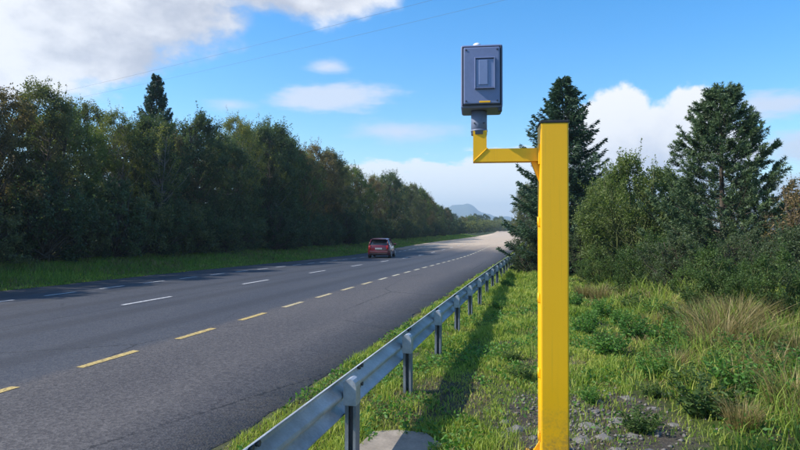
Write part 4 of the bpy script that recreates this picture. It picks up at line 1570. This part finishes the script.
# mown strip and verge
n = 400000
Y = np.exp(rng.uniform(math.log(3.2), math.log(95), n))
X = rng.uniform(-2.62, 1, n)
X = np.where(rng.uniform(size=n) < 0.62, X, rng.uniform(0.6, 9, n)) + 0
wid_edge = np.minimum(9.0, 1 + 0.75 * Y)
keep = (X < wid_edge) & (X > -2.66 + 0.10 * patchn(Y, X * 0, 3)) & (np.hypot(X - PX, Y - PY) > 0.24)
sp_ = spoil(X, Y) + 0.5 * (patchn(X, Y, 2.2) - 0.5)
keep &= (sp_ > 0.72) | (rng.uniform(size=n) < 0.22)
keep &= ~on_slab(X, Y)
worn = patchn(X, Y, 1.4, 2.0)
worn = np.maximum(worn, 0.95 - 0.35 * np.hypot((X + 1.05) / 0.75, (Y - 6.5) / 1.1) * (0.6 + 0.8 * patchn(X, Y, 4.0)))
keep &= (worn < 0.66) | (rng.uniform(size=n) < 0.30)
X, Y, worn = X[keep], Y[keep], worn[keep]
n = len(X)
tall = sst(X, 0.9, 3.0)
h = (0.028 + 0.125 * patchn(X, Y, 1.1) * patchn(X, Y, 2.7, 1.9) * 1.6) * rng.uniform(0.4, 1.6, n)
h = h * (1 + 4.6 * tall * (0.4 + patchn(X, Y, 0.7, 1.0)))
h = h * np.where(X < -1.75, 0.35 + 0.8 * patchn(X, Y, 2.0, 0.4), 1)
h = h * np.where((X < 0.9) & (X > -1.6), 0.75 + 0.9 * sst(Y, 9, 22), 1)
w = np.clip(0.0025 + 0.0009 * Y, 0.004, 0.05) * rng.uniform(0.7, 1.4, n)
tint = np.clip(0.50 + 0.42 * (patchn(X, Y, 0.8, 0.7) - 0.5) + rng.normal(0, 0.22, n) + 0.16 - 0.10 * tall + 0.25 * (worn - 0.5), 0, 1)
g_o = obj('grass', grass_mesh(X, Y, h, w, rng.uniform(0.1, 0.8, n), tint, 'grass', M_grass))
put(g_o, 'green verge grass on both sides of the crash barrier', 'grass', kind='stuff')

# dead stalks mixed in
n = 90000
Y = np.exp(rng.uniform(math.log(3.5), math.log(40), n))
X = np.where(rng.uniform(size=n) < 0.5, rng.uniform(-2.6, 1, n), rng.uniform(0.5, 7, n))
keep = (np.hypot(X - PX, Y - PY) > 0.25) & ~on_slab(X, Y) & ((spoil(X, Y) > 0.9) | (rng.uniform(size=n) < 0.25)) & (X < 1 + 0.75 * Y)
keep &= (patchn(X, Y, 0.9, 3.0) > 0.42)
X, Y = X[keep], Y[keep]
n = len(X)
tall = sst(X, 1.0, 3.0)
h = (0.045 + 0.42 * tall) * rng.uniform(0.4, 1.5, n)
w = np.clip(0.003 + 0.0010 * Y, 0.004, 0.03)
put(obj('dry_grass', grass_mesh(X, Y, h, w, rng.uniform(0.1, 0.9, n), rng.uniform(0, 0.9, n), 'dry_grass', M_straw)),
    'scattered dry straw stalks in the rough verge grass', 'dry grass', kind='stuff')

# broad leaved ground cover among the blades
n = 70000
Y = np.exp(rng.uniform(math.log(3.3), math.log(30), n))
X = np.where(rng.uniform(size=n) < 0.6, rng.uniform(-2.6, 1, n), rng.uniform(0.5, 6, n))
cov = patchn(X, Y, 1.9, 4.0)
keep = (cov > 0.50) & (np.hypot(X - PX, Y - PY) > 0.24) & ~on_slab(X, Y) & ((spoil(X, Y) > 0.95) | (rng.uniform(size=n) < 0.12)) & (X < 1 + 0.75 * Y)
X, Y, cov = X[keep], Y[keep], cov[keep]
n = len(X)
hz_ = rng.uniform(0.005, 0.07, n) * (1 + 2.5 * sst(X, 1, 3))
ax = np.stack([rng.normal(size=n), rng.normal(size=n), rng.normal(0.25, 0.35, n)], -1)
Lf = rng.uniform(0.018, 0.055, n) * (1 + 0.03 * Y)
v, f, t_ = leaf_arrays(np.stack([X, Y, terr(X, Y) + hz_], -1), ax, Lf, Lf * 0.5, np.clip(rng.normal(0.5, 0.22, n) + 0.5 * (cov - 0.7), 0, 1), 0.1)
put(obj('ground_cover', np_mesh('ground_cover', v, f, M_weed, {'tint': t_})), 'small broad leaved plants growing low among the verge grass', 'ground cover', kind='stuff')

# big straw coloured tussocks
tus, tus_me = [], []
for q in range(3):
    n = 480
    a = rng.uniform(0, 6.28, n)
    rr_ = 0.34 * np.sqrt(rng.uniform(0, 1, n))
    hh_ = rng.uniform(0.3, 1.0, n)
    ln = rng.uniform(0.15, 0.95, n)
    b = rng.uniform(0, 6.28, n)
    sx, sy = np.cos(b) * 0.006, np.sin(b) * 0.006
    bx, by = np.cos(a) * rr_, np.sin(a) * rr_
    ox, oy = np.cos(a + rng.normal(0, .5, n)) * ln * hh_, np.sin(a + rng.normal(0, .5, n)) * ln * hh_
    def tp_(fr_, lf, wf, sg):
        return np.stack([bx + ox * lf + sg * sx * wf, by + oy * lf + sg * sy * wf, -0.03 + hh_ * fr_], -1)
    v = np.stack([tp_(0, 0, 1, -1), tp_(0, 0, 1, 1), tp_(.6, .35, .8, -1), tp_(.6, .35, .8, 1), tp_(.92, 1, 0, 0)], 1).reshape(-1, 3)
    i_ = np.arange(n)[:, None] * 5
    tus_me.append(np_mesh('dry_tussock', v, [i_ + np.array([[0, 1, 3, 2]]), i_ + np.array([[2, 3, 4]])], M_straw, {'tint': np.repeat(rng.uniform(0.1, 1, n), 5)}))
for q, (xp, d, s_) in enumerate(((722, 9.2, .95), (737, 9.9, .95), (709, 10.2, .85), (752, 9.0, .7), (728, 10.6, .9), (716, 8.6, .7), (745, 10.4, .85), (698, 9.4, .6), (775, 7.2, .55), (792, 6.0, .6), (600, 16, .6), (583, 17, .5),
                                 (672, 7.9, .4), (795, 8.5, .6), (652, 11.5, .45), (742, 5.5, .35))):
    x, y = at(xp, d)
    o = obj('dry_tussock', tus_me[q % 3], loc=(x, y, float(terr(x, y))), rot=(0, 0, q * 2.1))
    o.scale = (s_, s_, s_)
    put(o, 'straw coloured dry grass tussock', 'grass tussock', 'dry tussocks on the verge')
    tus.append(o)

by_distance(stone_l, 'stone counted outward from the yellow pole', (PX, PY))
by_distance(tus, 'tussock counted outward from the yellow pole', (PX, PY))

# far side verge
n = 90000
Y = np.exp(rng.uniform(math.log(9), math.log(170), n))
t = -rng.uniform(16.05, 21.6, n)
X = t + cx(Y)
h = (0.07 + 0.16 * sst(-t, 16.2, 19)) * rng.uniform(0.5, 1.6, n) * (0.7 + 0.6 * patchn(X, Y, 0.6))
w = np.clip(0.004 + 0.0011 * Y, 0.012, 0.08)
tint = np.clip(0.42 + 0.3 * (patchn(X, Y, 0.5) - 0.5) + rng.normal(0, 0.16, n), 0, 1)
put(obj('grass', grass_mesh(X, Y, h, w, rng.uniform(0.1, 0.7, n), tint, 'grass', M_grass)), 'green grass bank between the road and the dark wood', 'grass', kind='stuff')

n = 26000
Y = np.exp(rng.uniform(math.log(9), math.log(120), n))
t = -rng.uniform(16.05, 21.6, n)
X = t + cx(Y)
keep = patchn(X, Y, 0.7, 1.5) > 0.4
X, Y, t = X[keep], Y[keep], t[keep]
n = len(X)
h = (0.08 + 0.22 * sst(-t, 16.2, 19)) * rng.uniform(0.5, 1.6, n)
put(obj('dry_grass', grass_mesh(X, Y, h, np.clip(0.003 + 0.0009 * Y, 0.01, 0.06), rng.uniform(0.1, 0.8, n), rng.uniform(0, 0.8, n), 'dry_grass', M_straw)),
    'dead straw stalks on the bank below the dark wood', 'dry grass', kind='stuff')

# ------------------------------------------------------------------ haze
bm = bmesh.new()
add_box(bm, 0, 2100, 100, 9300, 5200, 206)
m, t, out = new_mat('haze_air')
pv = t.new('ShaderNodeVolumePrincipled')
pv.inputs['Color'].default_value = (0.62, 0.82, 1.0, 1)
pv.inputs['Density'].default_value = 0.00036
pv.inputs['Anisotropy'].default_value = 0.2
t.l.new(pv.outputs[0], out.inputs['Volume'])
hz = obj('haze', bm_mesh('haze', bm, m))
put(hz, 'thin blue summer haze in the air', 'haze', kind='stuff')
